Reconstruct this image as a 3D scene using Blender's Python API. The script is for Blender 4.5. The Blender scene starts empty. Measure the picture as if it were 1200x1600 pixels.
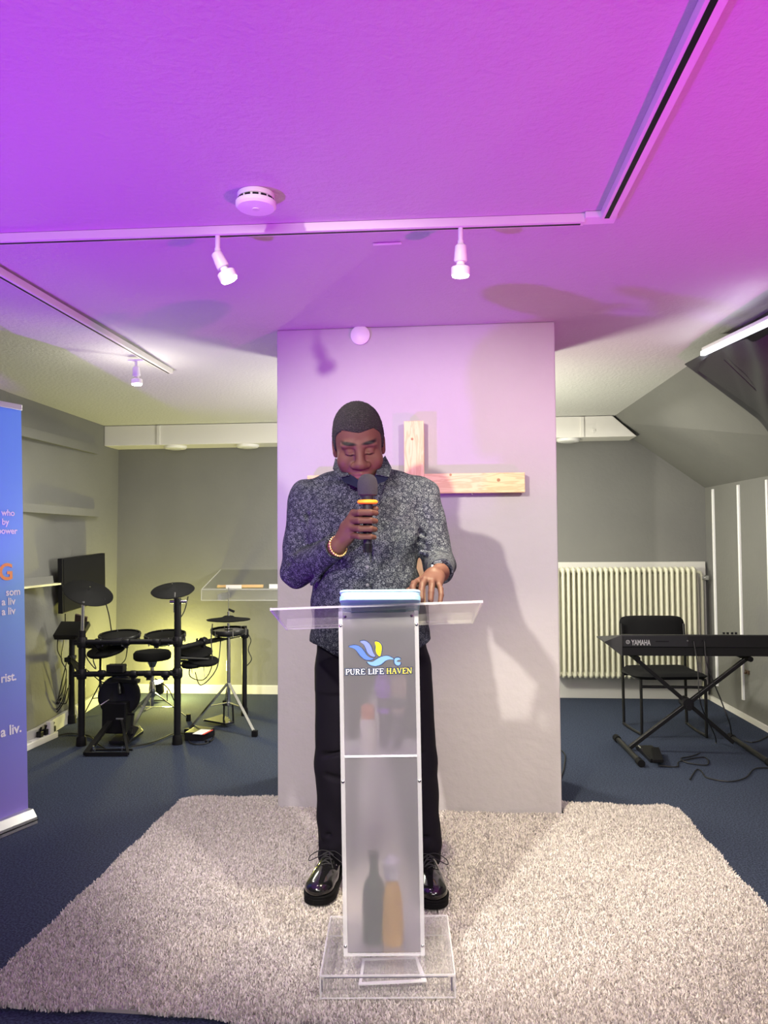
import bpy, bmesh, math, random
import numpy as np
from mathutils import Vector, Matrix, Euler
random.seed(7); rng = np.random.default_rng(7)
scene = bpy.context.scene
COL = scene.collection

# ------------------------------------------------------------------ camera
FPX, CAMH = 1200.0, 1.28
def _basis(yaw=5.0, pitch=2.15, roll=0.4):
    y, p, r = map(math.radians, (yaw, pitch, roll))
    f = np.array([-math.sin(y)*math.cos(p), math.cos(y)*math.cos(p), math.sin(p)])
    r0 = np.array([math.cos(y), math.sin(y), 0.0]); u0 = np.cross(r0, f)
    return r0*math.cos(r)-u0*math.sin(r), u0*math.cos(r)+r0*math.sin(r), f
CR, CU, CF = _basis()
cam_data = bpy.data.cameras.new('camera'); cam = bpy.data.objects.new('camera', cam_data); COL.objects.link(cam)
cam_data.sensor_fit = 'VERTICAL'; cam_data.sensor_height = 36; cam_data.lens = 36*FPX/1600
cam_data.clip_start = 0.05
M = Matrix(((CR[0], CU[0], -CF[0], 0), (CR[1], CU[1], -CF[1], 0), (CR[2], CU[2], -CF[2], CAMH), (0, 0, 0, 1)))
cam.matrix_world = M
scene.camera = cam
def at(px, py, y=None, z=None, x=None):
    """the point of the room seen at a photo position, at a known depth, height or side distance"""
    d = CF + CR*(px-600)/FPX + CU*(800-py)/FPX
    t = y/d[1] if y is not None else ((z-CAMH)/d[2] if z is not None else x/d[0])
    return Vector((d[0]*t, d[1]*t, CAMH+d[2]*t))
def at_plane(px, py, p0, n):
    d = Vector(CF + CR*(px-600)/FPX + CU*(800-py)/FPX); o = Vector((0, 0, CAMH))
    return o + d*((Vector(p0)-o).dot(n)/d.dot(n))

# ------------------------------------------------------------------ view, world, lights
vs = scene.view_settings
vs.view_transform = 'Standard'; vs.look = 'None'; vs.gamma = 1.0; vs.use_curve_mapping = False
vs.exposure = 0.0
scene.cycles.transparent_max_bounces = 24
world = bpy.data.worlds.new('world'); scene.world = world; world.use_nodes = True
bg = world.node_tree.nodes['Background']
bg.inputs[0].default_value = (0.80, 0.78, 0.85, 1); bg.inputs[1].default_value = 0.25

def lamp(name, kind, loc, energy, color=(1, 1, 1), target=None, size=0.05, angle=60, blend=0.3, sy=None):
    d = bpy.data.lights.new(name, kind); o = bpy.data.objects.new(name, d); COL.objects.link(o)
    o.location = loc; d.energy = energy; d.color = color
    if kind == 'SPOT':
        d.spot_size = math.radians(angle); d.spot_blend = blend; d.shadow_soft_size = size
    elif kind == 'AREA':
        d.shape = 'RECTANGLE'; d.size = size; d.size_y = sy or size
    else: d.shadow_soft_size = size
    if target is not None:
        o.rotation_euler = (Vector(target)-Vector(loc)).to_track_quat('-Z', 'Y').to_euler()
    return o
WARM = (1.0, 0.90, 0.74)
lamp('front_track_spot', 'SPOT', (-0.95, 0.25, 2.2), 360, (1, .93, .80), (-0.2, 3.1, 0.95), 0.04, 56, 0.5)
lamp('front_track_spot_right', 'SPOT', (1.1, 0.5, 2.2), 210, (1, .92, .84), (0.15, 3.1, 0.7), 0.06, 62, 0.6)
lamp('room_fill_light', 'AREA', (0.0, -1.2, 2.2), 75, (1, .95, .93), (0, 3.0, 0.6), 2.2, sy=1.2)  # added soft fill behind the camera, for the rest of the room
lamp('violet_wash', 'SPOT', (-1.95, 1.35, 0.12), 290, (0.36, 0.0, 1.0), (-1.50, 2.15, 2.3), 0.05, 94, 0.22)
lamp('magenta_wash', 'SPOT', (1.75, 1.15, 0.12), 205, (1.0, 0.0, 0.80), (1.1, 1.75, 2.3), 0.05, 92, 0.35)
lamp('drum_floor_lamp', 'POINT', (-2.28, 6.14, 0.24), 46, (1.0, 0.93, 0.22), size=0.05)
lamp('back_right_fill', 'AREA', (0.9, 5.2, 2.18), 16, (1, .96, .82), (0.9, 5.2, 0), 0.5)  # added fill without a fixture, brightens the back right
lamp('back_pillar_fill', 'POINT', (-.15, 4.95, 1.3), 100, (1, .97, .80), size=0.12)  # added fill in mid-air behind the pillar, brightens the back ceiling
lamp('back_left_fill', 'AREA', (-1.9, 4.8, 2.18), 20, (1, .98, .82), (-1.9, 4.8, 0), 0.5)  # added fill over the drum corner, no fixture there

# ------------------------------------------------------------------ materials
def mat(name, color=(.5, .5, .5), rough=.6, metal=0.0, emit=None, estr=0, trans=0, ior=1.45, spec=None, coat=0, noise=None, bump=None, sheen=0):
    m = bpy.data.materials.new(name); m.use_nodes = True; nt = m.node_tree; b = nt.nodes['Principled BSDF']
    b.inputs['Base Color'].default_value = (*color, 1); b.inputs['Roughness'].default_value = rough
    b.inputs['Metallic'].default_value = metal; b.inputs['IOR'].default_value = ior
    b.inputs['Transmission Weight'].default_value = trans; b.inputs['Coat Weight'].default_value = coat
    b.inputs['Sheen Weight'].default_value = sheen
    if spec is not None: b.inputs['Specular IOR Level'].default_value = spec
    if emit: b.inputs['Emission Color'].default_value = (*emit, 1); b.inputs['Emission Strength'].default_value = estr
    tc = nt.nodes.new('ShaderNodeTexCoord')
    if noise:                                    # (scale, colour 2, contrast low, high)
        n = nt.nodes.new('ShaderNodeTexNoise'); n.inputs['Scale'].default_value = noise[0]; n.inputs['Detail'].default_value = 6
        nt.links.new(tc.outputs['Object'], n.inputs['Vector'])
        r = nt.nodes.new('ShaderNodeMapRange'); r.inputs[1].default_value = noise[2]; r.inputs[2].default_value = noise[3]
        nt.links.new(n.outputs['Fac'], r.inputs[0])
        x = nt.nodes.new('ShaderNodeMix'); x.data_type = 'RGBA'
        x.inputs['A'].default_value = (*color, 1); x.inputs['B'].default_value = (*noise[1], 1)
        nt.links.new(r.outputs[0], x.inputs['Factor']); nt.links.new(x.outputs['Result'], b.inputs['Base Color'])
    if bump:                                     # (scale, strength, distance)
        n = nt.nodes.new('ShaderNodeTexNoise'); n.inputs['Scale'].default_value = bump[0]; n.inputs['Detail'].default_value = 5
        nt.links.new(tc.outputs['Object'], n.inputs['Vector'])
        u = nt.nodes.new('ShaderNodeBump'); u.inputs['Strength'].default_value = bump[1]; u.inputs['Distance'].default_value = bump[2]
        nt.links.new(n.outputs['Fac'], u.inputs['Height']); nt.links.new(u.outputs[0], b.inputs['Normal'])
    return m
def clear_mat(name, tint=(.99, .99, .99), edge=0.0):
    m = bpy.data.materials.new(name); m.use_nodes = True; nt = m.node_tree; nt.nodes.clear()
    out = nt.nodes.new('ShaderNodeOutputMaterial'); t = nt.nodes.new('ShaderNodeBsdfTransparent'); g = nt.nodes.new('ShaderNodeBsdfGlossy')
    t.inputs[0].default_value = (*tint, 1); g.inputs['Roughness'].default_value = 0.03; g.inputs[0].default_value = (1, 1, 1, 1)
    f = nt.nodes.new('ShaderNodeFresnel'); ge = nt.nodes.new('ShaderNodeNewGeometry'); mr = nt.nodes.new('ShaderNodeMapRange')
    mr.inputs[3].default_value = 1.49; mr.inputs[4].default_value = .671; nt.links.new(ge.outputs['Backfacing'], mr.inputs[0]); nt.links.new(mr.outputs[0], f.inputs[0])
    mx = nt.nodes.new('ShaderNodeMixShader'); nt.links.new(f.outputs[0], mx.inputs[0]); nt.links.new(t.outputs[0], mx.inputs[1]); nt.links.new(g.outputs[0], mx.inputs[2])
    last = mx
    if edge:
        d = nt.nodes.new('ShaderNodeBsdfDiffuse'); d.inputs[0].default_value = (.9, .9, .92, 1)
        m2 = nt.nodes.new('ShaderNodeMixShader'); m2.inputs[0].default_value = edge
        nt.links.new(mx.outputs[0], m2.inputs[1]); nt.links.new(d.outputs[0], m2.inputs[2]); last = m2
    nt.links.new(last.outputs[0], out.inputs[0]); return m

M_wall = mat('grey_wall_paint', (.190, .190, .180), .85, noise=(1.3, (.165, .165, .16), .35, .7), bump=(35, .25, .01))
M_pillar = mat('pillar_paint', (.49, .465, .48), .8, noise=(2.0, (.45, .425, .44), .35, .7), bump=(22, .3, .012))
M_ceil = mat('white_ceiling_paint', (.56, .56, .54), .9, bump=(55, .35, .012))
M_white = mat('white_gloss_paint', (.78, .76, .72), .4)
M_skirt = mat('baseboard_paint', (.62, .61, .58), .5)
M_floor = mat('navy_carpet', (.006, .013, .034), .95, noise=(140, (.042, .058, .105), .40, .66), bump=(300, .5, .01))
M_rugbase = mat('rug_backing', (.40, .37, .35), .95)
M_wood = mat('pine_wood', (.72, .50, .26), .55)
def _wood(m, axis):
    nt = m.node_tree; b = nt.nodes['Principled BSDF']; tc = nt.nodes.new('ShaderNodeTexCoord'); mp = nt.nodes.new('ShaderNodeMapping')
    mp.inputs['Scale'].default_value = (1.3, 9, 9) if axis == 0 else (9, 9, 1.3)
    w = nt.nodes.new('ShaderNodeTexNoise'); w.inputs['Scale'].default_value = 4; w.inputs['Detail'].default_value = 3; w.inputs['Distortion'].default_value = .6
    s = nt.nodes.new('ShaderNodeMath'); s.operation = 'MULTIPLY'; s.inputs[1].default_value = 28
    s2 = nt.nodes.new('ShaderNodeMath'); s2.operation = 'SINE'; r = nt.nodes.new('ShaderNodeValToRGB')
    r.color_ramp.elements[0].color = (.86, .66, .34, 1); r.color_ramp.elements[1].color = (.76, .52, .25, 1)
    r.color_ramp.elements[0].position = .25
    L = nt.links.new; L(tc.outputs['Object'], mp.inputs[0]); L(mp.outputs[0], w.inputs[0]); L(w.outputs[0], s.inputs[0]); L(s.outputs[0], s2.inputs[0])
    mr = nt.nodes.new('ShaderNodeMapRange'); mr.inputs[1].default_value = -1; mr.inputs[2].default_value = 1
    L(s2.outputs[0], mr.inputs[0]); L(mr.outputs[0], r.inputs[0]); L(r.outputs[0], b.inputs['Base Color'])
_wood(M_wood, 0); M_woodv = mat('pine_wood_upright', rough=.55); _wood(M_woodv, 2)
M_black = mat('black_plastic', (.006, .006, .008), .45, spec=.35)
M_rubber = mat('black_rubber', (.005, .005, .006), .7, spec=.18)
M_blackgl = mat('black_gloss', (.008, .008, .010), .18, coat=.5)
M_steel = mat('dark_steel_tube', (.012, .012, .013), .35, .3)
M_chrome = mat('chrome', (.75, .75, .76), .15, 1.0)
M_alu = mat('brushed_aluminium', (.62, .62, .64), .35, .9)
M_plw = mat('white_plastic', (.80, .79, .78), .4)
M_cream = mat('cream_radiator_enamel', (.72, .71, .56), .35)
M_fabric = mat('black_chair_fabric', (.007, .007, .008), .9, spec=.2, bump=(400, .4, .005))
M_drape = mat('charcoal_drape_cloth', (.045, .046, .050), .8, bump=(120, .2, .01))
M_bulb = mat('lit_bulb', (1, 1, 1), .4, emit=(1, .97, .85), estr=14)
M_led = mat('lit_led_strip', (1, 1, 1), .4, emit=(.86, .95, 1), estr=1.6)
M_clear = clear_mat('clear_acrylic')
M_edge = clear_mat('acrylic_edge', edge=.32)  # white diffuse share paints in the brightness of acrylic edges
M_clearw = clear_mat('clear_acrylic_dusty', edge=.07)
M_frost = mat('frosted_acrylic', (.76, .74, .78), .44, trans=.86, ior=1.12)
M_screen = mat('dark_screen', (.010, .010, .014), .3, spec=.12)
M_mesh = mat('mesh_drum_head', (.008, .008, .009), .6, spec=.2)
M_orange = mat('orange_silicone', (1.0, .32, .02), .4)
M_foam = mat('dark_foam', (.03, .028, .036), .95, bump=(500, .8, .004))
M_blue = mat('light_blue_cover', (.30, .62, .70), .5)
M_cable = mat('black_cable', (.010, .010, .012), .5)
M_cablew = mat('white_cable', (.6, .6, .6), .5)
M_gold = mat('gold_beads', (.95, .66, .28), .25, .9)

# ------------------------------------------------------------------ mesh builder
ORG = {}
def empty(name, loc, label=None, cat=None, group=None, rz=0):
    o = bpy.data.objects.new(name, None); COL.objects.link(o); o.location = loc; o.rotation_euler = (0, 0, rz); o.empty_display_size = .05
    ORG[o.name] = Vector(loc); tag(o, label, cat, group); return o
def tag(o, label=None, cat=None, group=None, kind=None):
    if label: o['label'] = label
    if cat: o['category'] = cat
    if group: o['group'] = group
    if kind: o['kind'] = kind
    return o
def frame(d):
    d = Vector(d).normalized(); a = Vector((0, 0, 1)) if abs(d.z) < .95 else Vector((1, 0, 0))
    u = d.cross(a).normalized(); return u, d.cross(u).normalized(), d
class MB:
    def __init__(s): s.v = []; s.f = []; s.m = []; s.cur = 0
    def add(s, vs_, fs):
        k = len(s.v); s.v += [Vector(a) for a in vs_]; s.f += [[i+k for i in f] for f in fs]; s.m += [s.cur]*len(fs); return s
    def box(s, lo, hi, R=None, c=None):
        x0, y0, z0 = lo; x1, y1, z1 = hi
        p = [Vector(q) for q in ((x0, y0, z0), (x1, y0, z0), (x1, y1, z0), (x0, y1, z0), (x0, y0, z1), (x1, y0, z1), (x1, y1, z1), (x0, y1, z1))]
        if R is not None:
            c = Vector(c) if c is not None else sum(p, Vector())/8
            p = [c + R @ (q-c) for q in p]
        return s.add(p, [(0, 3, 2, 1), (4, 5, 6, 7), (0, 1, 5, 4), (1, 2, 6, 5), (2, 3, 7, 6), (3, 0, 4, 7)])
    def obox(s, c, ax, half):
        c = Vector(c); X, Y, Z = [Vector(a)*h for a, h in zip(ax, half)]
        p = [c+X*i+Y*j+Z*k for i, j, k in ((-1, -1, -1), (1, -1, -1), (1, 1, -1), (-1, 1, -1), (-1, -1, 1), (1, -1, 1), (1, 1, 1), (-1, 1, 1))]
        return s.add(p, [(0, 3, 2, 1), (4, 5, 6, 7), (0, 1, 5, 4), (1, 2, 6, 5), (2, 3, 7, 6), (3, 0, 4, 7)])
    def beam(s, a, b, w, h):                       # rectangular bar a -> b
        a, b = Vector(a), Vector(b); u, v, d = frame(b-a)
        return s.obox((a+b)/2, (u, v, d), (w/2, h/2, (b-a).length/2))
    def lathe(s, a, d, prof, n=20, cap=True):      # prof: (distance along d, radius)
        a = Vector(a); u, v, d = frame(d); k = len(s.v); vs_ = []; fs = []
        for t, r in prof:
            for i in range(n):
                th = 2*math.pi*i/n; vs_.append(a + d*t + (u*math.cos(th)+v*math.sin(th))*r)
        for j in range(len(prof)-1):
            for i in range(n):
                i2 = (i+1) % n; fs.append((j*n+i, (j+1)*n+i, (j+1)*n+i2, j*n+i2))
        if cap: fs.append(tuple(range(n))); fs.append(tuple((len(prof)-1)*n+i for i in reversed(range(n))))
        return s.add(vs_, fs)
    def cyl(s, a, b, r, r2=None, n=14):
        a, b = Vector(a), Vector(b); L = (b-a).length
        return s.lathe(a, b-a, [(0, r), (L, r if r2 is None else r2)], n)
    def ball(s, c, r, n=14, sc=(1, 1, 1)):
        c = Vector(c); vs_ = []; fs = []; m = max(6, n//2+1)
        for j in range(m+1):
            ph = math.pi*j/m
            for i in range(n):
                th = 2*math.pi*i/n
                vs_.append(c+Vector((r*sc[0]*math.sin(ph)*math.cos(th), r*sc[1]*math.sin(ph)*math.sin(th), r*sc[2]*math.cos(ph))))
        for j in range(m):
            for i in range(n):
                i2 = (i+1) % n; fs.append((j*n+i, (j+1)*n+i, (j+1)*n+i2, j*n+i2))
        return s.add(vs_, fs)
    def tube(s, pts, r, n=8, smooth=True, closed=False):
        P = [Vector(p) for p in pts]
        if smooth and len(P) > 2:
            Q = []
            for i in range(len(P)-1):
                p0, p1, p2, p3 = P[max(i-1, 0)], P[i], P[i+1], P[min(i+2, len(P)-1)]
                for k in range(6):
                    t = k/6; Q.append(.5*((2*p1)+(p2-p0)*t+(2*p0-5*p1+4*p2-p3)*t*t+(3*p1-p0-3*p2+p3)*t**3))
            Q.append(P[-1]); P = Q
        rr = r if isinstance(r, (list, tuple)) else [r]*len(P)
        if len(rr) != len(P): rr = [rr[min(int(i*len(rr)/len(P)), len(rr)-1)] for i in range(len(P))]
        vs_ = []; fs = []; u = None; L = len(P)
        for i, p in enumerate(P):
            d = (P[min(i+1, L-1)]-P[max(i-1, 0)])
            if d.length < 1e-9: d = Vector((0, 0, 1))
            d.normalize()
            if u is None: u = frame(d)[0]
            u = (u - d*u.dot(d)); u = u.normalized() if u.length > 1e-6 else frame(d)[0]
            v = d.cross(u)
            for k in range(n):
                th = 2*math.pi*k/n; vs_.append(p+(u*math.cos(th)+v*math.sin(th))*rr[i])
        for i in range(L-1):
            for k in range(n):
                k2 = (k+1) % n; fs.append((i*n+k, i*n+k2, (i+1)*n+k2, (i+1)*n+k))
        fs.append(tuple(reversed(range(n)))); fs.append(tuple((L-1)*n+k for k in range(n)))
        return s.add(vs_, fs)
    def prism(s, poly, off):                       # poly: 3D points, off: thickness vector
        n = len(poly); p = [Vector(a) for a in poly]; off = Vector(off)
        return s.add(p+[a+off for a in p], [tuple(range(n)), tuple(reversed(range(n, 2*n)))]+[(i, i+n, (i+1) % n+n, (i+1) % n) for i in range(n)])
    def build(s, name, m, parent=None, smooth=False, bevel=0, tagargs=None, org=None):
        me = bpy.data.meshes.new(name)
        root = parent
        while root is not None and root.parent is not None: root = root.parent
        if parent is not None: o0 = ORG.get(root.name, Vector())
        elif org is not None: o0 = Vector(org)
        else:
            A = np.array([tuple(v) for v in s.v]); lo, hi = A.min(0), A.max(0); o0 = Vector(((lo[0]+hi[0])/2, (lo[1]+hi[1])/2, lo[2]))
        me.from_pydata([tuple(v-o0) for v in s.v], [], s.f); me.validate()
        bm = bmesh.new(); bm.from_mesh(me); bmesh.ops.recalc_face_normals(bm, faces=bm.faces); bm.to_mesh(me); bm.free()
        ms = m if isinstance(m, (list, tuple)) else [m]
        for q in ms: me.materials.append(q)
        if len(ms) > 1 and len(me.polygons) == len(s.m): me.polygons.foreach_set('material_index', s.m)
        o = bpy.data.objects.new(name, me); COL.objects.link(o)
        if parent is None: o.location = o0; ORG[o.name] = o0
        else: o.parent = parent
        if bevel:
            b = o.modifiers.new('bevel', 'BEVEL'); b.width = bevel; b.segments = 2; b.limit_method = 'ANGLE'
        if smooth:
            me.polygons.foreach_set('use_smooth', [True]*len(me.polygons))
            try: me.set_sharp_from_angle(angle=math.radians(40))
            except Exception: pass
        if tagargs: tag(o, *tagargs)
        return o
def copy_tree(o, parent=None):
    c = o.copy(); COL.objects.link(c)
    if parent is not None: c.parent = parent
    for ch in [k for k in bpy.data.objects if k.parent == o]: copy_tree(ch, c)
    return c
def structure(o): o['kind'] = 'structure'; return o
def textmesh(txt, size, m, name, parent, Mx, bold=0.0, align='LEFT', ext=.0006):
    cu = bpy.data.curves.new('t', 'FONT'); cu.body = txt; cu.size = size; cu.extrude = ext; cu.offset = bold; cu.align_x = align
    ob = bpy.data.objects.new('t', cu); COL.objects.link(ob)
    bpy.context.view_layer.update()
    me = bpy.data.meshes.new_from_object(ob.evaluated_get(bpy.context.evaluated_depsgraph_get()))
    bpy.data.objects.remove(ob)
    root = parent
    while root.parent is not None: root = root.parent
    me.transform(Matrix.Translation(-ORG[root.name]) @ Mx); me.materials.clear(); me.materials.append(m); me.name = name
    o = bpy.data.objects.new(name, me); COL.objects.link(o); o.parent = parent; return o

# ------------------------------------------------------------------ room shell
ZC = 2.313
def zceil(y): return ZC if y <= 3.7 else ZC-.024*(y-3.7)
def xs(y): return 1.28+.06*(6.4-y)                 # where the flat ceiling meets the slope
YB, YF = 6.4, -2.6
structure(MB().box((-3.4, YF, -.1), (2.6, YB+.2, 0)).build('floor', M_floor))
ce = MB()
ys = [YF, 3.7, YB+.02]
for a, b in zip(ys[:-1], ys[1:]):
    ce.add([(-3.4, a, zceil(a)), (xs(a), a, zceil(a)), (xs(b), b, zceil(b)), (-3.4, b, zceil(b)),
            (-3.4, a, zceil(a)+.1), (xs(a), a, zceil(a)+.1), (xs(b), b, zceil(b)+.1), (-3.4, b, zceil(b)+.1)],
           [(0, 1, 2, 3), (7, 6, 5, 4), (0, 4, 5, 1), (1, 5, 6, 2), (2, 6, 7, 3), (3, 7, 4, 0)])
structure(ce.build('ceiling', M_ceil))
structure(MB().box((-3.4, YB, 0), (2.6, YB+.15, 2.6)).build('wall_back', M_wall))
# left wall: leans a little, built as a solid with thickness
lw = MB(); L0 = [(-2.88, 6.42, 0), (-2.69, 4.8, 0), (-2.69, YF, 0)]; L1 = [(-2.86, 6.42, 2.3), (-2.93, 4.8, 2.33), (-2.93, YF, 2.34)]
for i in range(2):
    a, b, c, d = map(Vector, (L0[i], L0[i+1], L1[i+1], L1[i])); t = Vector((-.12, 0, 0))
    lw.add([a, b, c, d, a+t, b+t, c+t, d+t], [(0, 1, 2, 3), (7, 6, 5, 4), (0, 4, 5, 1), (3, 2, 6, 7)])
structure(lw.build('wall_left', M_wall))
def lwx(y, z):
    u = min(max((6.42-y)/1.62, 0), 1); b = -2.88+.19*u; t = -2.86-.07*u; return b+(t-b)*z/2.31
KX0, KX1, ZK = 2.045, 2.085, 1.69
def kx(y): return KX0+(KX1-KX0)*min((6.4-y)/1.2, 1)
kw = MB()
for a, b in ((6.42, 5.2), (5.2, YF)):
    kw.add([(kx(a), a, 0), (kx(b), b, 0), (kx(b), b, ZK+.02), (kx(a), a, ZK+.02), (kx(a)+.12, a, 0), (kx(b)+.12, b, 0), (kx(b)+.12, b, ZK+.02), (kx(a)+.12, a, ZK+.02)],
           [(0, 1, 2, 3), (7, 6, 5, 4), (0, 4, 5, 1), (3, 2, 6, 7)])
structure(kw.build('wall_right', M_wall))
sl = MB(); nrm = Vector((.6, 0, .8))*.1
for a, b in ((3.7, YB+.02), (YF, 3.7)):
    b_ = min(b, YB)
    A = [Vector((xs(a), a, zceil(a))), Vector((xs(b_), b, zceil(b_))), Vector((kx(b_), b, ZK)), Vector((kx(5.2), 5.2, ZK)), Vector((kx(a), a, ZK))]
    if b < 5.2: del A[3]
    n_ = len(A); sl.add(A+[p+nrm for p in A], [tuple(range(n_)), tuple(reversed(range(n_, 2*n_)))]+[(i, (i+1) % n_, (i+1) % n_+n_, i+n_) for i in range(n_)])
    if b > 5.2: S3 = (A[1].copy(), A[2].copy(), A[4].copy())
structure(sl.build('wall_slope', M_wall))
SLP = S3[1]; SLN = (S3[0]-S3[1]).cross(S3[2]-S3[1]).normalized()
if SLN.x > 0: SLN = -SLN
structure(MB().box((-3.4, YF-.1, 0), (2.6, YF, 2.5)).build('wall_front', M_wall))
# baseboards
structure(MB().box((-2.87, 6.375, 0), (-.7, 6.4, .075)).build('baseboard_back', M_skirt, bevel=.004))
bl = MB()
for (x0, y0), (x1, y1) in (((-2.88, 6.4), (-2.69, 4.8)), ((-2.69, 4.8), (-2.69, 0))):
    bl.add([(x0+.025, y0, 0), (x1+.025, y1, 0), (x1+.025, y1, .09), (x0+.025, y0, .09), (x0, y0, 0), (x1, y1, 0), (x1, y1, .09), (x0, y0, .09)],
           [(0, 1, 2, 3), (3, 2, 6, 7), (7, 6, 5, 4)])
structure(bl.build('baseboard_left', M_skirt))
br = MB()
for a, b in ((6.4, 5.2), (5.2, 0)):
    br.add([(kx(a)-.02, a, 0), (kx(b)-.02, b, 0), (kx(b)-.02, b, .035), (kx(a)-.02, a, .035), (kx(a), a, 0), (kx(b), b, 0), (kx(b), b, .035), (kx(a), a, .035)],
           [(0, 1, 2, 3), (3, 2, 6, 7), (7, 6, 5, 4)])
structure(br.build('baseboard_right', M_white))
# boxed duct (soffit) along the back wall
so = MB(); zb = 2.085; y0 = 6.14
so.prism([(-2.87, y0, zb), (1.455, y0, zb), (1.27, y0, zceil(6.14)-.004), (-2.87, y0, zceil(6.14)-.004)], (0, .26, 0))
soffit = structure(so.build('trim_1', M_white, bevel=.003))
for i, px in enumerate((248, 910)):
    p = at(px, 690, y=6.14)
    structure(MB().box((p.x-.012, 6.128, zb), (p.x+.012, 6.1401, 2.245)).build('trim_%d' % (2+i), M_white))
# rails on the left wall
def rail(z0, z1, ya, yb, n, d=.02):
    m_ = MB(); P = []
    for y in (ya, yb):
        x0 = lwx(y, z0); x1 = lwx(y, z1)
        P += [(x0-.01, y, z0), (x0+d, y, z0), (x1+d*.8, y, z1), (x1-.01, y, z1)]
    m_.add(P, [(0, 1, 2, 3), (7, 6, 5, 4), (0, 4, 5, 1), (1, 5, 6, 2), (2, 6, 7, 3), (3, 7, 4, 0)])
    structure(m_.build('trim_%d' % n, M_wall))
rail(2.00, 2.07, 2.0, 6.0, 4); rail(1.49, 1.55, 2.0, 6.0, 5); rail(.997, 1.05, 2.0, 5.2, 6, .02)
structure(MB().box((lwx(5.0, 1)-.01, 2.0, .985), (lwx(5.0, 1)+.040, 5.35, .997)).build('trim_7', mat('yellow_lit_ledge', (.80, .78, .50), .5)))  # yellow light falling on the ledge is painted into its colour

# chimney-like pillar
PX0, PX1, PY = -.840, .497, 3.66
pil = MB().box((PX0, PY, 0), (PX1, PY+.62, ZC)).build('wall_pillar', M_pillar, bevel=.006); structure(pil)

# ------------------------------------------------------------------ rug
def build_rug():
    out = [(-1.335, 2.08), (-1.30, 2.055), (-.3, 2.035), (.98, 2.0), (1.05, 2.03), (1.075, 2.12), (1.05, 3.76), (1.0, 3.815), (PX1+.01, 3.815), (PX1+.01, PY-.01), (PX0-.01, PY-.01), (PX0-.01, 3.80), (-1.27, 3.80), (-1.335, 3.75)]
    b = MB(); b.prism([(-.13+(x+.13)*.985, 2.9+(y-2.9)*.975, 0) if not (PX0-.05 < x < PX1+.05 and y > 3.5) else (x, y-.01, 0) for x, y in out], (0, 0, .010))
    root = empty('shag_rug', (-.13, 2.9, 0), 'light beige-grey shaggy rug under the lectern and the standing man', 'rug')
    b.build('rug_backing', M_rugbase, root)
    # tufts: one mesh of short bent blades
    N = 330000
    x = rng.uniform(-1.36, 1.09, N); y = rng.uniform(1.985, 3.84, N)
    wob = .012*np.sin(x*9)+.008*np.sin(x*23+1)+.008*np.sin(y*17)
    inside = np.zeros(N, bool); o_ = np.array(out); j = len(o_)-1
    for i in range(len(o_)):
        xi, yi = o_[i]; xj, yj = o_[j]
        c = ((yi > y+wob) != (yj > y+wob)) & (x+wob*.6 < (xj-xi)*(y+wob-yi)/(yj-yi+1e-12)+xi); inside ^= c; j = i
    inside &= ~((x > PX0-.004) & (x < PX1+.004) & (y > PY-.006))
    x, y = x[inside], y[inside]; n = len(x)
    th = rng.uniform(0, 2*np.pi, n); ph = rng.uniform(0, 2*np.pi, n); h = rng.uniform(.009, .016, n); w = rng.uniform(.0015, .0030, n)
    lean = rng.uniform(.003, .009, n)
    big = np.sin(x*5.1+1.3*np.sin(y*4.3))*np.sin(y*6.2+1.7*np.sin(x*3.1))
    h *= 1+.10*big
    dx, dy = np.cos(th), np.sin(th); lx, ly = np.cos(ph)*lean, np.sin(ph)*lean
    z0 = np.full(n, .008)
    V = np.empty((n, 5, 3), np.float32)
    V[:, 0] = np.stack([x-dx*w, y-dy*w, z0], 1); V[:, 1] = np.stack([x+dx*w, y+dy*w, z0], 1)
    V[:, 2] = np.stack([x+dx*w+lx*.4, y+dy*w+ly*.4, z0+h*.65], 1); V[:, 3] = np.stack([x-dx*w+lx*.4, y-dy*w+ly*.4, z0+h*.65], 1)
    V[:, 4] = np.stack([x+lx, y+ly, z0+h], 1)
    V -= np.array([-.13, 2.9, 0], np.float32)
    me = bpy.data.meshes.new('rug_pile'); me.vertices.add(n*5); me.vertices.foreach_set('co', V.reshape(-1))
    base = (np.arange(n)*5)[:, None]; idx = np.concatenate([base+np.array([[0, 1, 2, 3]]), base+np.array([[3, 2, 4]])], 1).reshape(-1)
    me.loops.add(n*7); me.loops.foreach_set('vertex_index', idx.astype(np.int32))
    st = ((np.arange(n)*7)[:, None]+np.array([[0, 4]])).reshape(-1)
    me.polygons.add(n*2); me.polygons.foreach_set('loop_start', st.astype(np.int32))
    me.update(calc_edges=True); me.validate()
    ca = me.color_attributes.new('tuft', 'FLOAT_COLOR', 'POINT'); t = rng.uniform(0, 1, n)
    patch = np.clip(.5+.5*np.sin(x*2.3+2*np.sin(y*1.9+.5))*np.sin(y*3.1+1.4*np.sin(x*2.7)), 0, 1)
    c1 = np.array([.77, .72, .68]); c2 = np.array([.40, .365, .34]); mixv = np.clip(t*.75+patch*.25, 0, 1)**1.6
    cc = c1[None]*(1-mixv[:, None])+c2[None]*mixv[:, None]
    full = np.ones((n, 5, 4), np.float32); full[:, :, :3] = cc[:, None, :]
    ca.data.foreach_set('color', full.reshape(-1))
    m = mat('rug_tufts', rough=.95); nt = m.node_tree; a = nt.nodes.new('ShaderNodeVertexColor'); a.layer_name = 'tuft'
    nt.links.new(a.outputs[0], nt.nodes['Principled BSDF'].inputs['Base Color']); me.materials.append(m)
    o = bpy.data.objects.new('rug_pile', me); COL.objects.link(o); o.parent = root
build_rug()
RUGZ = .026

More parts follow.
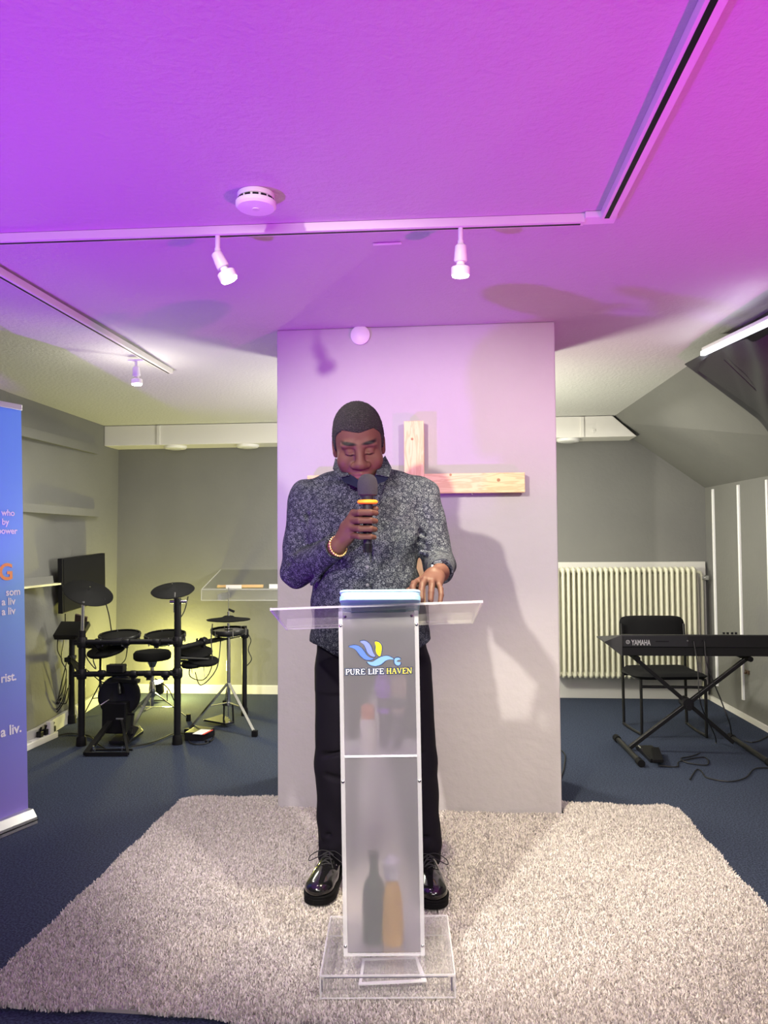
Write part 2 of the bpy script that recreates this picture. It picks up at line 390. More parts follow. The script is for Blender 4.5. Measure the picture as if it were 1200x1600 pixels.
# ------------------------------------------------------------------ wooden cross on the pillar
def build_cross():
    y0 = PY-.075; c = at(646, 700, y=y0)
    def X(px, py): p = at(px, py, y=y0); return p.x, p.z
    root = empty('wooden_cross', (X(646, 760)[0], y0, X(646, 950)[1]), 'pale pine wooden cross mounted on the grey pillar behind the man', 'cross')
    xl, zt = X(631, 658); xr, _ = X(662, 658); zb_ = X(650, 960)[1]
    MB().box((xl, y0, zb_), (xr, y0+.045, zt)).build('upright', M_woodv, root, bevel=.002)
    a = X(480, 739)[0]; b, z1 = X(820, 738); z0 = X(820, 769)[1]
    MB().box((a, y0-.001, z0), (xl-.0005, y0+.044, z1)).box((xr+.0005, y0-.001, z0), (b, y0+.044, z1)).build('crossbar', M_wood, root, bevel=.002)
    kn = mat('wood_knot', (.42, .22, .10), .6)
    for px, py, r in ((704, 742, .006), (779, 750, .008), (644, 686, .006)):
        q = at(px, py, y=y0); MB().lathe((q.x, y0-.0018, q.z), (0, -1, 0), [(0, r), (.0006, r*.9)], 12).build('knot', kn, root)
    for q in ((xl+.04, zb_+.1), (b-.12, z0+.04), (a+.12, z0+.04)):
        MB().cyl((q[0], y0+.04, q[1]), (q[0], PY-.0005, q[1]), .008).build('wall_spacer', M_steel, root)
    p = at(738, 771, y=y0+.02); MB().cyl((p.x, y0+.02, p.z+.01), (p.x, y0+.02, p.z-.004), .004).build('screw', M_chrome, root)
build_cross()

# ------------------------------------------------------------------ signed distance modelling (for the body and the clothes)
class Field:
    def __init__(s, lo, hi, h):
        s.lo = np.array(lo, np.float32); s.h = h
        s.n = np.ceil((np.array(hi)-np.array(lo))/h).astype(int)+1; s.f = np.full(s.n, 1.0, np.float32)
    def sub(s, lo, hi):
        a = np.maximum(np.floor((np.array(lo)-s.lo)/s.h).astype(int), 0); b = np.minimum(np.ceil((np.array(hi)-s.lo)/s.h).astype(int)+1, s.n)
        sl_ = tuple(slice(i, max(j, i)) for i, j in zip(a, b))
        g = np.meshgrid(*[(s.lo[i]+s.h*np.arange(a[i], max(b[i], a[i]))).astype(np.float32) for i in range(3)], indexing='ij')
        return sl_, g
    def put(s, lo, hi, fn, k=.01, op='u'):
        mg = k+3*s.h; sl_, g = s.sub(np.array(lo)-mg, np.array(hi)+mg)
        if 0 in s.f[sl_].shape: return
        d = fn(*g).astype(np.float32); a = s.f[sl_]
        if op == 'u': h = np.maximum(k-np.abs(a-d), 0)/k; s.f[sl_] = np.minimum(a, d)-h*h*k*.25
        elif op == 's': d = -d; h = np.maximum(k-np.abs(a-d), 0)/k; s.f[sl_] = np.maximum(a, d)+h*h*k*.25
        elif op == 'i': s.f[sl_] = np.maximum(a, d)
    def cap(s, a, b, ra, rb=None, k=.01, op='u', flat=None):
        rb = ra if rb is None else rb; a = np.array(a, float); b = np.array(b, float); ab = b-a; L = max(ab@ab, 1e-9); r = max(ra, rb)
        def fn(X, Y, Z):
            t = np.clip(((X-a[0])*ab[0]+(Y-a[1])*ab[1]+(Z-a[2])*ab[2])/L, 0, 1)
            return np.sqrt((X-a[0]-t*ab[0])**2+(Y-a[1]-t*ab[1])**2+(Z-a[2]-t*ab[2])**2)-(ra+(rb-ra)*t)
        s.put(np.minimum(a, b)-r, np.maximum(a, b)+r, fn, k, op)
    def ell(s, c, r, R=None, k=.01, op='u'):
        c = np.array(c, float); r = np.array(r, float); R = np.eye(3) if R is None else np.array(R); e = np.abs(R)@r
        def fn(X, Y, Z):
            x, y, z = X-c[0], Y-c[1], Z-c[2]
            u = (R[0, 0]*x+R[1, 0]*y+R[2, 0]*z)/r[0]; v = (R[0, 1]*x+R[1, 1]*y+R[2, 1]*z)/r[1]; w = (R[0, 2]*x+R[1, 2]*y+R[2, 2]*z)/r[2]
            k0 = np.sqrt(u*u+v*v+w*w)+1e-9; k1 = np.sqrt((u/r[0])**2+(v/r[1])**2+(w/r[2])**2)+1e-9
            return k0*(k0-1)/k1
        s.put(c-e, c+e, fn, k, op)
    def loft(s, rows, k=.02, p=2.2, op='u'):
        A_ = np.array(rows, float); z, cx, cy, rx, ry = A_.T
        def fn(X, Y, Z):
            zz = np.clip(Z, z[0], z[-1]); CX, CY, RX, RY = [np.interp(zz, z, q) for q in (cx, cy, rx, ry)]
            q = (np.abs((X-CX)/RX)**p+np.abs((Y-CY)/RY)**p)**(1/p)
            d = (q-1)*np.minimum(RX, RY); return np.maximum(d, np.maximum(z[0]-Z, Z-z[-1]))
        s.put((min(cx-rx), min(cy-ry), z[0]), (max(cx+rx), max(cy+ry), z[-1]), fn, k, op)
    def mesh(s, name, m, parent, smooth_it=1, colorfn=None, mirror=None):
        f = s.f; ins = f < 0
        e = ins[:-1, :-1, :-1].astype(np.uint8)
        cnt = np.zeros_like(e)
        for i in (0, 1):
            for j in (0, 1):
                for k in (0, 1): cnt += ins[i:ins.shape[0]-1+i, j:ins.shape[1]-1+j, k:ins.shape[2]-1+k]
        act = np.argwhere((cnt > 0) & (cnt < 8)); idm = np.full(cnt.shape, -1, np.int32); idm[tuple(act.T)] = np.arange(len(act))
        acc = np.zeros((len(act), 3)); w = np.zeros(len(act))
        cs = [(i, j, k) for i in (0, 1) for j in (0, 1) for k in (0, 1)]
        for a in cs:
            for ax in range(3):
                if a[ax] == 0:
                    b = list(a); b[ax] = 1
                    fa = f[act[:, 0]+a[0], act[:, 1]+a[1], act[:, 2]+a[2]]; fb = f[act[:, 0]+b[0], act[:, 1]+b[1], act[:, 2]+b[2]]
                    c = (fa < 0) != (fb < 0); t = np.where(c, fa/(fa-fb+1e-12), 0)
                    p = np.array(a, float)[None]+np.zeros((len(act), 3)); p[:, ax] = t; acc += p*c[:, None]; w += c
        V = (act+acc/np.maximum(w, 1)[:, None])*s.h+s.lo
        Q = []
        for ax in range(3):
            sl0 = [slice(1, -1)]*3; sl1 = [slice(1, -1)]*3; sl0[ax] = slice(0, -1); sl1[ax] = slice(1, None)
            A_ = ins[tuple(sl0)]; B_ = ins[tuple(sl1)]; d = np.argwhere(A_ != B_); fl = A_[tuple(d.T)]
            off = np.ones(3, int); off[ax] = 0; d = d+off; u, v = [(1, 2), (2, 0), (0, 1)][ax]
            def g(du, dv):
                q = d.copy(); q[:, u] -= du; q[:, v] -= dv; return idm[q[:, 0], q[:, 1], q[:, 2]]
            q = np.stack([g(1, 1), g(0, 1), g(0, 0), g(1, 0)], 1); q[~fl] = q[~fl][:, ::-1]; Q.append(q)
        Q = np.concatenate(Q); Q = Q[(Q >= 0).all(1)]
        for _ in range(smooth_it):
            S = np.zeros_like(V); W = np.zeros(len(V))
            for i in range(4):
                a, b = Q[:, i], Q[:, (i+1) % 4]
                for c in range(3): S[:, c] += np.bincount(a, V[b, c], len(V))+np.bincount(b, V[a, c], len(V))
                W += np.bincount(a, minlength=len(V))+np.bincount(b, minlength=len(V))
            V = V*.5+.5*S/np.maximum(W, 1)[:, None]
        root = parent
        while root is not None and root.parent is not None: root = root.parent
        o0 = np.array(ORG[root.name]); me = bpy.data.meshes.new(name); me.vertices.add(len(V)); me.vertices.foreach_set('co', (V-o0).astype(np.float32).reshape(-1))
        me.loops.add(len(Q)*4); me.loops.foreach_set('vertex_index', Q.astype(np.int32).reshape(-1))
        me.polygons.add(len(Q)); me.polygons.foreach_set('loop_start', (np.arange(len(Q))*4).astype(np.int32))
        me.update(calc_edges=True); me.validate(); me.polygons.foreach_set('use_smooth', [True]*len(me.polygons)); me.materials.append(m)
        if colorfn is not None:
            ca = me.color_attributes.new('tone', 'FLOAT_COLOR', 'POINT'); c4 = np.ones((len(V), 4), np.float32); c4[:, :3] = colorfn(V); ca.data.foreach_set('color', c4.reshape(-1))
        o = bpy.data.objects.new(name, me); COL.objects.link(o); o.parent = parent; return o


# ------------------------------------------------------------------ the man
def person():
    root = empty('person', (-.29, 2.85, RUGZ), 'man in patterned dark grey shirt and black trousers, head bowed, speaking into a handheld microphone', 'person')
    skin = mat('skin', (.14, .065, .045), .55, spec=.22, bump=(220, .12, .002)); nt = skin.node_tree
    a_ = nt.nodes.new('ShaderNodeVertexColor'); a_.layer_name = 'tone'; nt.links.new(a_.outputs[0], nt.nodes['Principled BSDF'].inputs['Base Color'])
    # head frame
    S = 1.08; HC = np.array([-.328, 2.728, 1.628])
    Rh = np.array((Matrix.Rotation(math.radians(7), 3, 'Z') @ Matrix.Rotation(math.radians(-4), 3, 'Y') @ Matrix.Rotation(math.radians(24), 3, 'X')))
    def hp(x, y, z): return HC + Rh @ (np.array([x, y, z])*S)
    def sk(c, r): return hp(*c), np.array(r)*S
    B = Field((-.70, 2.15, .0), (.10, 3.05, 1.82), .0032)
    # trunk, legs and arms inside the clothes
    B.loft([(.80, -.30, 2.86, .165, .105), (.95, -.30, 2.85, .175, .115), (1.15, -.312, 2.82, .165, .115), (1.35, -.322, 2.82, .18, .11), (1.43, -.325, 2.83, .15, .085), (1.48, -.325, 2.825, .08, .06)])
    B.cap((-.36, 2.84, 1.42), (-.52, 2.84, 1.40), .05, .05, .05); B.cap((-.29, 2.84, 1.42), (-.125, 2.84, 1.40), .05, .05, .05)
    for h_, k_, a2 in (((-.39, 2.87, .84), (-.445, 2.875, .46), (-.452, 2.905, .10)), ((-.205, 2.87, .84), (-.135, 2.875, .46), (-.112, 2.905, .10))):
        B.cap(h_, k_, .08, .052, .03); B.cap(k_, a2, .052, .036, .02); B.cap(a2, (a2[0]+(.0), a2[1]-.10, .075), .034, .028, .02)
    WR = np.array([-.385, 2.565, 1.262]); EL = np.array([-.555, 2.79, 1.165])
    WL = np.array([-.038, 2.485, 1.176]); ELL = np.array([-.045, 2.76, 1.180])
    B.cap((-.53, 2.84, 1.395), EL, .048, .040, .02); B.cap(EL, WR, .040, .027, .02)
    B.cap((-.115, 2.84, 1.395), ELL, .048, .040, .02); B.cap(ELL, WL, .040, .027, .02)
    # neck
    B.cap((-.325, 2.815, 1.46), hp(0, .035, -.06), .066, .062, .03)
    # skull and face
    def E(c, r, k=.012, op='u', rot=None):
        R = Rh if rot is None else Rh @ np.array(Matrix.Rotation(math.radians(rot[1]), 3, rot[0])); q, rr = sk(c, r); B.ell(q, rr, R, k, op)
    def Cc(a, b, ra, rb=None, k=.008, op='u'): B.cap(hp(*a), hp(*b), ra*S, (rb or ra)*S, k, op)
    E((0, .012, .045), (.080, .101, .088), .02)
    E((0, -.020, -.022), (.072, .074, .100), .03)
    E((0, -.038, -.078), (.053, .052, .048), .03)
    E((0, -.075, -.108), (.026, .020, .018), .022)
    for s in (-1, 1):
        E((s*.042, -.010, -.068), (.022, .045, .032), .03)
        E((s*.046, -.062, -.036), (.028, .026, .030), .025)
        E((s*.032, -.0800, .024), (.028, .014, .012), .018, rot=('Y', s*6))
        E((s*.031, -.098, .002), (.019, .012, .012), .010, 's')
        E((s*.031, -.0785, .001), (.0165, .0135, .0125), .005)
        Cc((s*.019, -.0905, -.0045), (s*.031, -.0935, -.0075), .0022, k=.003); Cc((s*.031, -.0935, -.0075), (s*.044, -.087, -.0045), .0022, k=.003)
        E((s*.0205, -.101, -.042), (.0125, .013, .0105), .009)
        E((s*.0085, -.112, -.052), (.0042, .006, .0035), .003, 's')
        Cc((s*.024, -.096, -.050), (s*.036, -.084, -.072), .0022, k=.006, op='s')
        # ears
        E((s*.081, .014, -.008), (.010, .019, .032), .006, rot=('X', -12)); E((s*.088, .008, -.004), (.006, .011, .018), .006, 's'); E((s*.079, .006, -.034), (.007, .009, .010), .006)
    Cc((0, -.088, .018), (0, -.112, -.034), .0105, .0135, k=.016); E((0, -.111, -.038), (.0175, .0150, .0140), .012)
    E((0, -.082, -.074), (.036, .022, .026), .02)
    Cc((-.021, -.097, -.071), (0, -.105, -.068), .0048, .0062, k=.005); Cc((0, -.105, -.068), (.021, -.097, -.071), .0062, .0048, k=.005)
    Cc((-.018, -.096, -.083), (0, -.103, -.085), .0055, .0075, k=.006); Cc((0, -.103, -.085), (.018, -.096, -.083), .0075, .0055, k=.006)
    Cc((-.023, -.103, -.0768), (0, -.113, -.0765), .0016, k=.002, op='s'); Cc((0, -.113, -.0765), (.023, -.103, -.0768), .0016, k=.002, op='s')
    Cc((-.014, -.100, -.097), (.014, -.100, -.097), .004, k=.008, op='s')
    # right hand (photo left) closed round the microphone
    mx, my = -.2745, 2.520
    kn = [(-.318, 2.517, 1.372), (-.322, 2.513, 1.348), (-.324, 2.515, 1.323), (-.322, 2.520, 1.299)]
    B.cap(WR, (-.352, 2.552, 1.300), .025, .027, .02)
    for i, q in enumerate(kn): B.cap((-.362+.002*i, 2.555, 1.300-.006*i), (q[0]-.004, q[1]+.010, q[2]), .021, .0145, .010)
    B.cap((-.345, 2.548, 1.325), (-.328, 2.535, 1.335), .026, .024, .012)
    for i, (x, y, z) in enumerate(kn):
        r = (.0113, .0116, .0112, .0100)[i]; dz = -.002*i+.001
        B.cap((x, y, z), (mx-.022, my-.036, z+dz), r, r, .004); B.cap((mx-.022, my-.036, z+dz), (mx+.012, my-.033, z+dz), r*.97, r*.93, .003)
        B.cap((mx+.012, my-.033, z+dz), (mx+.029-(.002*i), my-.013, z+dz-.002), r*.93, r*.82, .003)
    B.cap((-.350, 2.555, 1.305), (-.318, 2.553, 1.355), .018, .014, .012); B.cap((-.318, 2.553, 1.355), (-.283, 2.555, 1.386), .0135, .0118, .004)
    B.cap((-.283, 2.555, 1.386), (mx+.026, my+.010, 1.386), .0118, .0100, .003)
    # left hand (photo right) resting on the lectern
    B.cap(WL, (-.058, 2.435, 1.172), .026, .026, .02)
    ks = [(-.104, 2.352, 1.152), (-.083, 2.342, 1.158), (-.061, 2.344, 1.155), (-.041, 2.356, 1.146)]
    for i, q in enumerate(ks): B.cap((-.066+.009*i, 2.43, 1.165), q, .019, .0135, .010)
    fing = [[(-.113, 2.308, 1.152), (-.116, 2.275, 1.142), (-.113, 2.246, 1.128)], [(-.088, 2.298, 1.148), (-.090, 2.265, 1.130), (-.088, 2.240, 1.108)],
            [(-.060, 2.302, 1.144), (-.061, 2.270, 1.126), (-.062, 2.248, 1.104)], [(-.034, 2.320, 1.134), (-.032, 2.295, 1.118), (-.035, 2.275, 1.098)]]
    for i, ch in enumerate(fing):
        r = (.0105, .0108, .0104, .0092)[i]; pr = ks[i]
        for j, q in enumerate(ch): B.cap(pr, q, r*(1-.06*j), r*(1-.06*(j+1)), .003); pr = q
    B.cap((-.072, 2.430, 1.165), (-.110, 2.392, 1.138), .018, .0135, .012); B.cap((-.110, 2.392, 1.138), (-.132, 2.350, 1.124), .0125, .0115, .004); B.cap((-.132, 2.350, 1.124), (-.140, 2.318, 1.120), .0115, .0098, .003)
    def tone(V):
        base = np.array([.085, .037, .027]); c = np.tile(base, (len(V), 1)); q = (V-HC) @ Rh / S
        head = (V[:, 2] > 1.47)
        x, y, z = np.abs(q[:, 0]), q[:, 1], q[:, 2]
        def blend(mask, col): c[:] = c*(1-mask[:, None])+np.array(col)*mask[:, None]
        lip = head*(y < -.088)*np.clip(1.6-((x/.021)**2+((z+.0775)/.0135)**2), 0, 1); blend(lip, (.125, .050, .045))
        br = head*(y < -.06)*np.clip(1.5-(((x-.033)/.024)**2+((z-.030-.10*(x-.033))/.0060)**2), 0, 1); blend(br, (.004, .003, .003))
        la = head*(y < -.07)*np.clip(1.5-(((x-.031)/.016)**2+((z+.0085)/.0028)**2), 0, 1)*.9; blend(la, (.012, .007, .006))
        bd = head*np.clip((-.062-z)/.03, 0, 1)*(y > -.2)*np.clip(1-lip*2, 0, 1)*.35; blend(bd, (.05, .026, .022))
        return c
    B.mesh('body', skin, root, 1, tone)
    del B.f
    # hair
    Hh = Field(HC-.17, HC+.19, .0022)
    q, rr = sk((0, .012, .047), (.0825, .1040, .0925)); Hh.ell(q, rr, Rh, .01)
    q, rr = sk((0, .017, -.005), (.0835, .088, .085)); Hh.ell(q, rr, Rh, .03)
    g = np.meshgrid(*[(Hh.lo[i]+Hh.h*np.arange(Hh.n[i])) for i in range(3)], indexing='ij')
    P_ = np.stack(g, -1)-HC; Lc = (P_ @ Rh)/S; X, Y, Z = Lc[..., 0], Lc[..., 1], Lc[..., 2]; ax = np.abs(X)
    hl = np.interp(Y, [-.12, -.085, -.055, -.035, -.022, -.008, .0, .03, .06, .12], [.076, .074, .060, .040, .000, -.016, .020, .004, -.055, -.065])
    hl = hl+np.where(Y < -.06, -.010*np.cos(X*42)+.022*np.clip((ax-.045)/.03, 0, 1)*0, 0)
    nz = .0014*(np.sin(X*700+3*np.sin(Y*400))*np.sin(Y*670+2*np.sin(Z*500))+np.sin(Z*620+2*np.sin(X*420))*np.sin(X*510+Y*430))
    Hh.f = np.maximum(Hh.f+nz.astype(np.float32), ((hl-Z)*S).astype(np.float32)).astype(np.float32)
    hair = mat('short_black_hair', (.006, .005, .006), .95, noise=(300, (.040, .035, .037), .50, .68), bump=(600, 1.0, .004))
    Hh.mesh('hair', hair, root, 1)
    # shirt
    sh = mat('patterned_shirt_cloth', (.05, .055, .07), .9, spec=.2); nt = sh.node_tree; b = nt.nodes['Principled BSDF']
    tc = nt.nodes.new('ShaderNodeTexCoord'); Lk = nt.links.new
    vo = nt.nodes.new('ShaderNodeTexVoronoi'); vo.inputs['Scale'].default_value = 76; Lk(tc.outputs['Object'], vo.inputs['Vector'])
    def band(lo, mid, hi):
        r = nt.nodes.new('ShaderNodeValToRGB'); e = r.color_ramp.elements; e[0].position = lo; e[0].color = (0, 0, 0, 1); e[1].position = hi; e[1].color = (0, 0, 0, 1)
        k = e.new(mid); k.color = (1, 1, 1, 1); Lk(vo.outputs['Distance'], r.inputs[0]); return r
    r1, r2 = band(.26, .36, .46), band(-.2, 0, .10)
    ad = nt.nodes.new('ShaderNodeMath'); ad.operation = 'MAXIMUM'; Lk(r1.outputs[0], ad.inputs[0]); Lk(r2.outputs[0], ad.inputs[1])
    nz_ = nt.nodes.new('ShaderNodeTexNoise'); nz_.inputs['Scale'].default_value = 330; nz_.inputs['Detail'].default_value = 3; Lk(tc.outputs['Object'], nz_.inputs['Vector'])
    mr = nt.nodes.new('ShaderNodeMapRange'); mr.inputs[1].default_value = .48; mr.inputs[2].default_value = .66; Lk(nz_.outputs[0], mr.inputs[0])
    a2 = nt.nodes.new('ShaderNodeMath'); a2.operation = 'MULTIPLY_ADD'; a2.inputs[1].default_value = .55; Lk(mr.outputs[0], a2.inputs[0])
    mm = nt.nodes.new('ShaderNodeMath'); mm.operation = 'MULTIPLY'; mm.inputs[1].default_value = .62; Lk(ad.outputs[0], mm.inputs[0]); Lk(mm.outputs[0], a2.inputs[2])
    mx_ = nt.nodes.new('ShaderNodeMix'); mx_.data_type = 'RGBA'; mx_.inputs['A'].default_value = (.006, .007, .016, 1); mx_.inputs['B'].default_value = (.125, .137, .165, 1)
    Lk(a2.outputs[0], mx_.inputs['Factor']); Lk(mx_.outputs['Result'], b.inputs['Base Color'])
    C = Field((-.72, 2.40, .78), (.12, 3.04, 1.58), .0036)
    C.loft([(.80, -.294, 2.83, .228, .160), (.90, -.296, 2.825, .225, .162), (.98, -.303, 2.815, .212, .168), (1.08, -.308, 2.805, .203, .168), (1.18, -.320, 2.80, .192, .160), (1.28, -.318, 2.805, .212, .152),
            (1.37, -.323, 2.82, .224, .138), (1.43, -.325, 2.83, .205, .115), (1.48, -.325, 2.83, .150, .092), (1.50, -.325, 2.825, .088, .078), (1.53, -.325, 2.815, .074, .074)], p=2.3)
    C.cap((-.39, 2.835, 1.490), (-.526, 2.845, 1.438), .062, .076, .05); C.cap((-.265, 2.835, 1.498), (-.120, 2.845, 1.442), .062, .076, .05)
    C.cap((-.531, 2.845, 1.428), (-.565, 2.80, 1.175), .078, .064, .02); C.cap((-.565, 2.80, 1.175), (-.405, 2.59, 1.250), .063, .043, .014)
    C.cap((-.114, 2.845, 1.430), (-.046, 2.78, 1.195), .078, .057, .012); C.cap((-.046, 2.78, 1.195), (-.036, 2.535, 1.178), .057, .043, .014)
    # folds: grooves and ridges that run with the cloth
    def groove(a, b_, r, k=.012): C.cap(a, b_, r, r*.5, k, 's')
    def ridge(a, b_, r, k=.014): C.cap(a, b_, r, r*.5, k)
    for a, b_ in (((-.545, 2.70, 1.300), (-.475, 2.72, 1.215)), ((-.600, 2.735, 1.215), (-.535, 2.73, 1.175)), ((-.150, 2.755, 1.335), (-.075, 2.752, 1.285)), ((-.150, 2.75, 1.300), (-.085, 2.745, 1.262)),
                  ((-.125, 2.72, 1.225), (-.010, 2.705, 1.235)), ((-.470, 2.70, 1.150), (-.430, 2.65, 1.168)), ((-.520, 2.75, 1.375), (-.505, 2.712, 1.290)), ((-.475, 2.688, 1.395), (-.485, 2.665, 1.280)), ((-.160, 2.70, 1.400), (-.150, 2.682, 1.290)),
                  ((-.060, 2.66, 1.228), (-.010, 2.66, 1.195)), ((-.080, 2.60, 1.218), (-.030, 2.59, 1.222))):
        groove(a, b_, .008)
    for a, b_ in (((-.560, 2.70, 1.225), (-.505, 2.69, 1.180)), ((-.105, 2.70, 1.240), (-.020, 2.695, 1.215)), ((-.490, 2.68, 1.130), (-.440, 2.64, 1.190)), ((-.075, 2.62, 1.205), (.000, 2.63, 1.185))):
        ridge(a, b_, .010)
    g = np.meshgrid(*[(C.lo[i]+C.h*np.arange(C.n[i])).astype(np.float32) for i in range(3)], indexing='ij'); X, Y, Z = g
    wob = .0030*np.sin(X*34+5*Z+2*np.sin(Z*9))*np.clip((1.35-Z)*3, 0, 1)*(.5+.5*np.sin(Y*15))+.0022*np.sin(Z*46+X*22+2*np.sin(X*13+Y*9))+.0016*np.sin(X*70-Z*52+Y*30)
    C.f = C.f+wob
    hem = .872+.040*((X+.30)/.215)**2-.010*np.sin(X*30)
    C.f = np.maximum(C.f, hem-Z)
    # cut the sleeves flat at the wrist and open the neck
    for e_, w_ in ((EL, np.array([-.395, 2.577, 1.256])), (ELL, np.array([-.037, 2.520, 1.178]))):
        d = (w_-e_)/np.linalg.norm(w_-e_); near = np.sqrt((X-w_[0])**2+(Y-w_[1])**2+(Z-w_[2])**2) < .085
        pl = (X-w_[0])*d[0]+(Y-w_[1])*d[1]+(Z-w_[2])*d[2]; C.f = np.where(near, np.maximum(C.f, pl), C.f)
    C.f = C.f.astype(np.float32)
    C.cap((-.322, 2.70, 1.55), (-.316, 2.665, 1.455), .060, .010, .01, 's')
    C.cap((-.325, 2.80, 1.60), (-.325, 2.81, 1.50), .070, .066, .006, 's')
    C.cap((-.277, 2.672, 1.42), (-.277, 2.628, .86), .0035, .0035, .006, 's'); C.cap((-.300, 2.672, 1.42), (-.300, 2.628, .86), .0030, .0030, .006, 's')
    C.mesh('shirt', sh, root, 1)
    shirt = [o for o in root.children if o.name.startswith('shirt')][0]
    lin = mat('collar_inside_shade', (.006, .008, .020), .9, spec=.15)  # dark tone for the collar's inside, with the shade there painted in
    def P(px, py, y): return at(px, py, y=y)
    MB().prism([P(524, 716, 2.80), P(538, 724, 2.745), P(546, 743, 2.655), P(532, 747, 2.660), P(520, 733, 2.74)], (0, -.005, .001)).build('collar', sh, root, smooth=True, bevel=.0015)
    MB().prism([P(602, 712, 2.80), P(592, 724, 2.745), P(587, 742, 2.655), P(608, 746, 2.660), P(612, 731, 2.74)], (0, -.005, .001)).build('collar', sh, root, smooth=True, bevel=.0015)
    MB().prism([P(532, 744, 2.664), P(549, 741, 2.664), P(562, 752, 2.655), P(562, 764, 2.655), P(546, 757, 2.658), P(537, 753, 2.66)], (0, .004, 0)).build('collar_inside_shade', lin, root)
    MB().prism([P(586, 741, 2.664), P(608, 745, 2.664), P(602, 752, 2.66), P(590, 756, 2.658), P(583, 764, 2.655)], (0, .004, 0)).build('collar_inside_shade', lin, root)
    for py, y in ((886, 2.632), (914, 2.632)):
        q = P(574, py, y); MB().lathe(q, (0, -1, 0), [(0, .0055), (.002, .0055), (.0025, .004)], 12).build('button', mat('shirt_button', (.10, .10, .12), .3), root)
    # cuffs
    def cuff(w_, e_, r, nm):
        w_, e_ = Vector(w_), Vector(e_); d = (e_-w_).normalized()
        return MB().lathe(w_-d*.004, d, [(0, r-.006), (0, r), (.045, r+.003), (.048, r-.004)], 28, cap=False).build(nm, sh, root, smooth=True)
    cuff((-.393, 2.575, 1.257), EL, .040, 'cuff'); cuff((-.037, 2.518, 1.178), ELL, .041, 'cuff')
    # bracelet of round gold beads, and a wristwatch
    wc = Vector(WR)+Vector((.006, -.008, .001)); d = (Vector(WR)-Vector(EL)).normalized(); u, v, d = frame(d); b = MB()
    for i in range(24):
        t = 2*math.pi*i/24; b.ball(wc+(u*math.cos(t)*.031+v*math.sin(t)*.034), .0045, 8)
    b.build('beaded_bracelet', M_gold, root, smooth=True)
    wl = Vector(WL)+Vector((0, .012, 0)); d = (Vector(WL)-Vector(ELL)).normalized(); u, v, d = frame(d)
    o = MB().lathe(wl-d*.011, d, [(0, .029), (.002, .0315), (.020, .0315), (.022, .029)], 28, cap=False).build('watch', M_black, root, smooth=True)
    MB().obox(wl+Vector((-.006, -.002, .031)), ((1, 0, .1), (0, 1, -.1), (-.1, .1, 1)), (.017, .015, .005)).build('watch_case', M_blackgl, o, bevel=.003)
    MB().obox(wl+Vector((-.006, -.002, .0365)), ((1, 0, .1), (0, 1, -.1), (-.1, .1, 1)), (.010, .002, .0006)).obox(wl+Vector((-.024, -.004, .022)), ((1, 0, .1), (0, 1, -.1), (-.1, .1, 1)), (.003, .003, .003)).build('watch_face_mark', M_chrome, o)
    # trousers
    T = Field((-.62, 2.62, .04), (.06, 3.10, .98), .0042)
    T.loft([(.74, -.298, 2.855, .195, .125), (.85, -.298, 2.85, .205, .138), (.96, -.30, 2.845, .195, .138)], p=2.4)
    for s, h_, k_, a_2, rs in ((-1, (-.398, 2.855, .80), (-.432, 2.87, .46), (-.437, 2.905, .115), (.113, .083, .073)), (1, (-.190, 2.855, .80), (-.148, 2.87, .46), (-.120, 2.905, .115), (.113, .086, .073))):
        T.cap(h_, k_, rs[0], rs[1], .02); T.cap(k_, a_2, rs[1], rs[2], .02)
        x, y = a_2[0], a_2[1]
        T.cap((x+s*.01, y-.065, .160), (x+s*.05, y-.04, .150), .020, .014, .02); T.cap((x-.04, y-.060, .195), (x+.02, y-.068, .180), .014, .012, .02)
        T.cap((x-.05*s, y-.05, .230), (x+.03*s, y-.085, .205), .010, .006, .012, 's')
        T.cap((k_[0]-.05, 2.79, .50), (k_[0]+.04, 2.785, .52), .008, .005, .014, 's'); T.cap((k_[0]-.03, 2.79, .43), (k_[0]+.05, 2.79, .41), .008, .005, .014, 's')
    T.cap((-.298, 2.86, .70), (-.290, 2.86, .10), .012, .05, .02, 's')
    g = np.meshgrid(*[(T.lo[i]+T.h*np.arange(T.n[i])).astype(np.float32) for i in range(3)], indexing='ij'); X, Y, Z = g
    T.f = T.f+.0026*np.sin(Z*38+X*18+2*np.sin(X*16))*np.clip((.5-Z)*3+.3, .2, 1)+.0018*np.sin(Z*80+X*30)*np.clip((.3-Z)*5, 0, 1)
    T.f = np.maximum(T.f, (.088+.025*(Y-2.83)*(-1)+.002*np.sin(X*60))-Z).astype(np.float32)
    T.mesh('trousers', mat('black_trouser_cloth', (.006, .0045, .010), .8, spec=.25), root, 1)
    # shoes
    def shoe(heel, toe):
        h2 = Vector((*heel, 0)); t2 = Vector((*toe, 0)); L = (t2-h2).length; f = (t2-h2).normalized(); r = Vector((-f.y, f.x, 0)); Z0 = RUGZ+.001
        R = np.array([[r.x, f.x, 0], [r.y, f.y, 0], [0, 0, 1]])
        def w(x, y, z): q = h2+r*x+f*y; return np.array([q.x, q.y, Z0+z])
        F_ = Field(np.minimum(w(0, 0, 0), w(0, L, 0))-np.array([.09, .09, .01]), np.maximum(w(0, 0, 0), w(0, L, 0))+np.array([.09, .09, .17]), .0028)
        F_.ell(w(0, L-.055, .042), (.051, .058, .034), R, .01); F_.ell(w(0, L-.115, .050), (.049, .075, .042), R, .02); F_.ell(w(0, L-.175, .062), (.036, .055, .050), R, .02)
        F_.ell(w(0, .045, .055), (.036, .048, .060), R, .02); F_.cap(w(0, .07, .085), w(0, .075, .120), .040, .038, .02)
        g = np.meshgrid(*[(F_.lo[i]+F_.h*np.arange(F_.n[i])) for i in range(3)], indexing='ij')
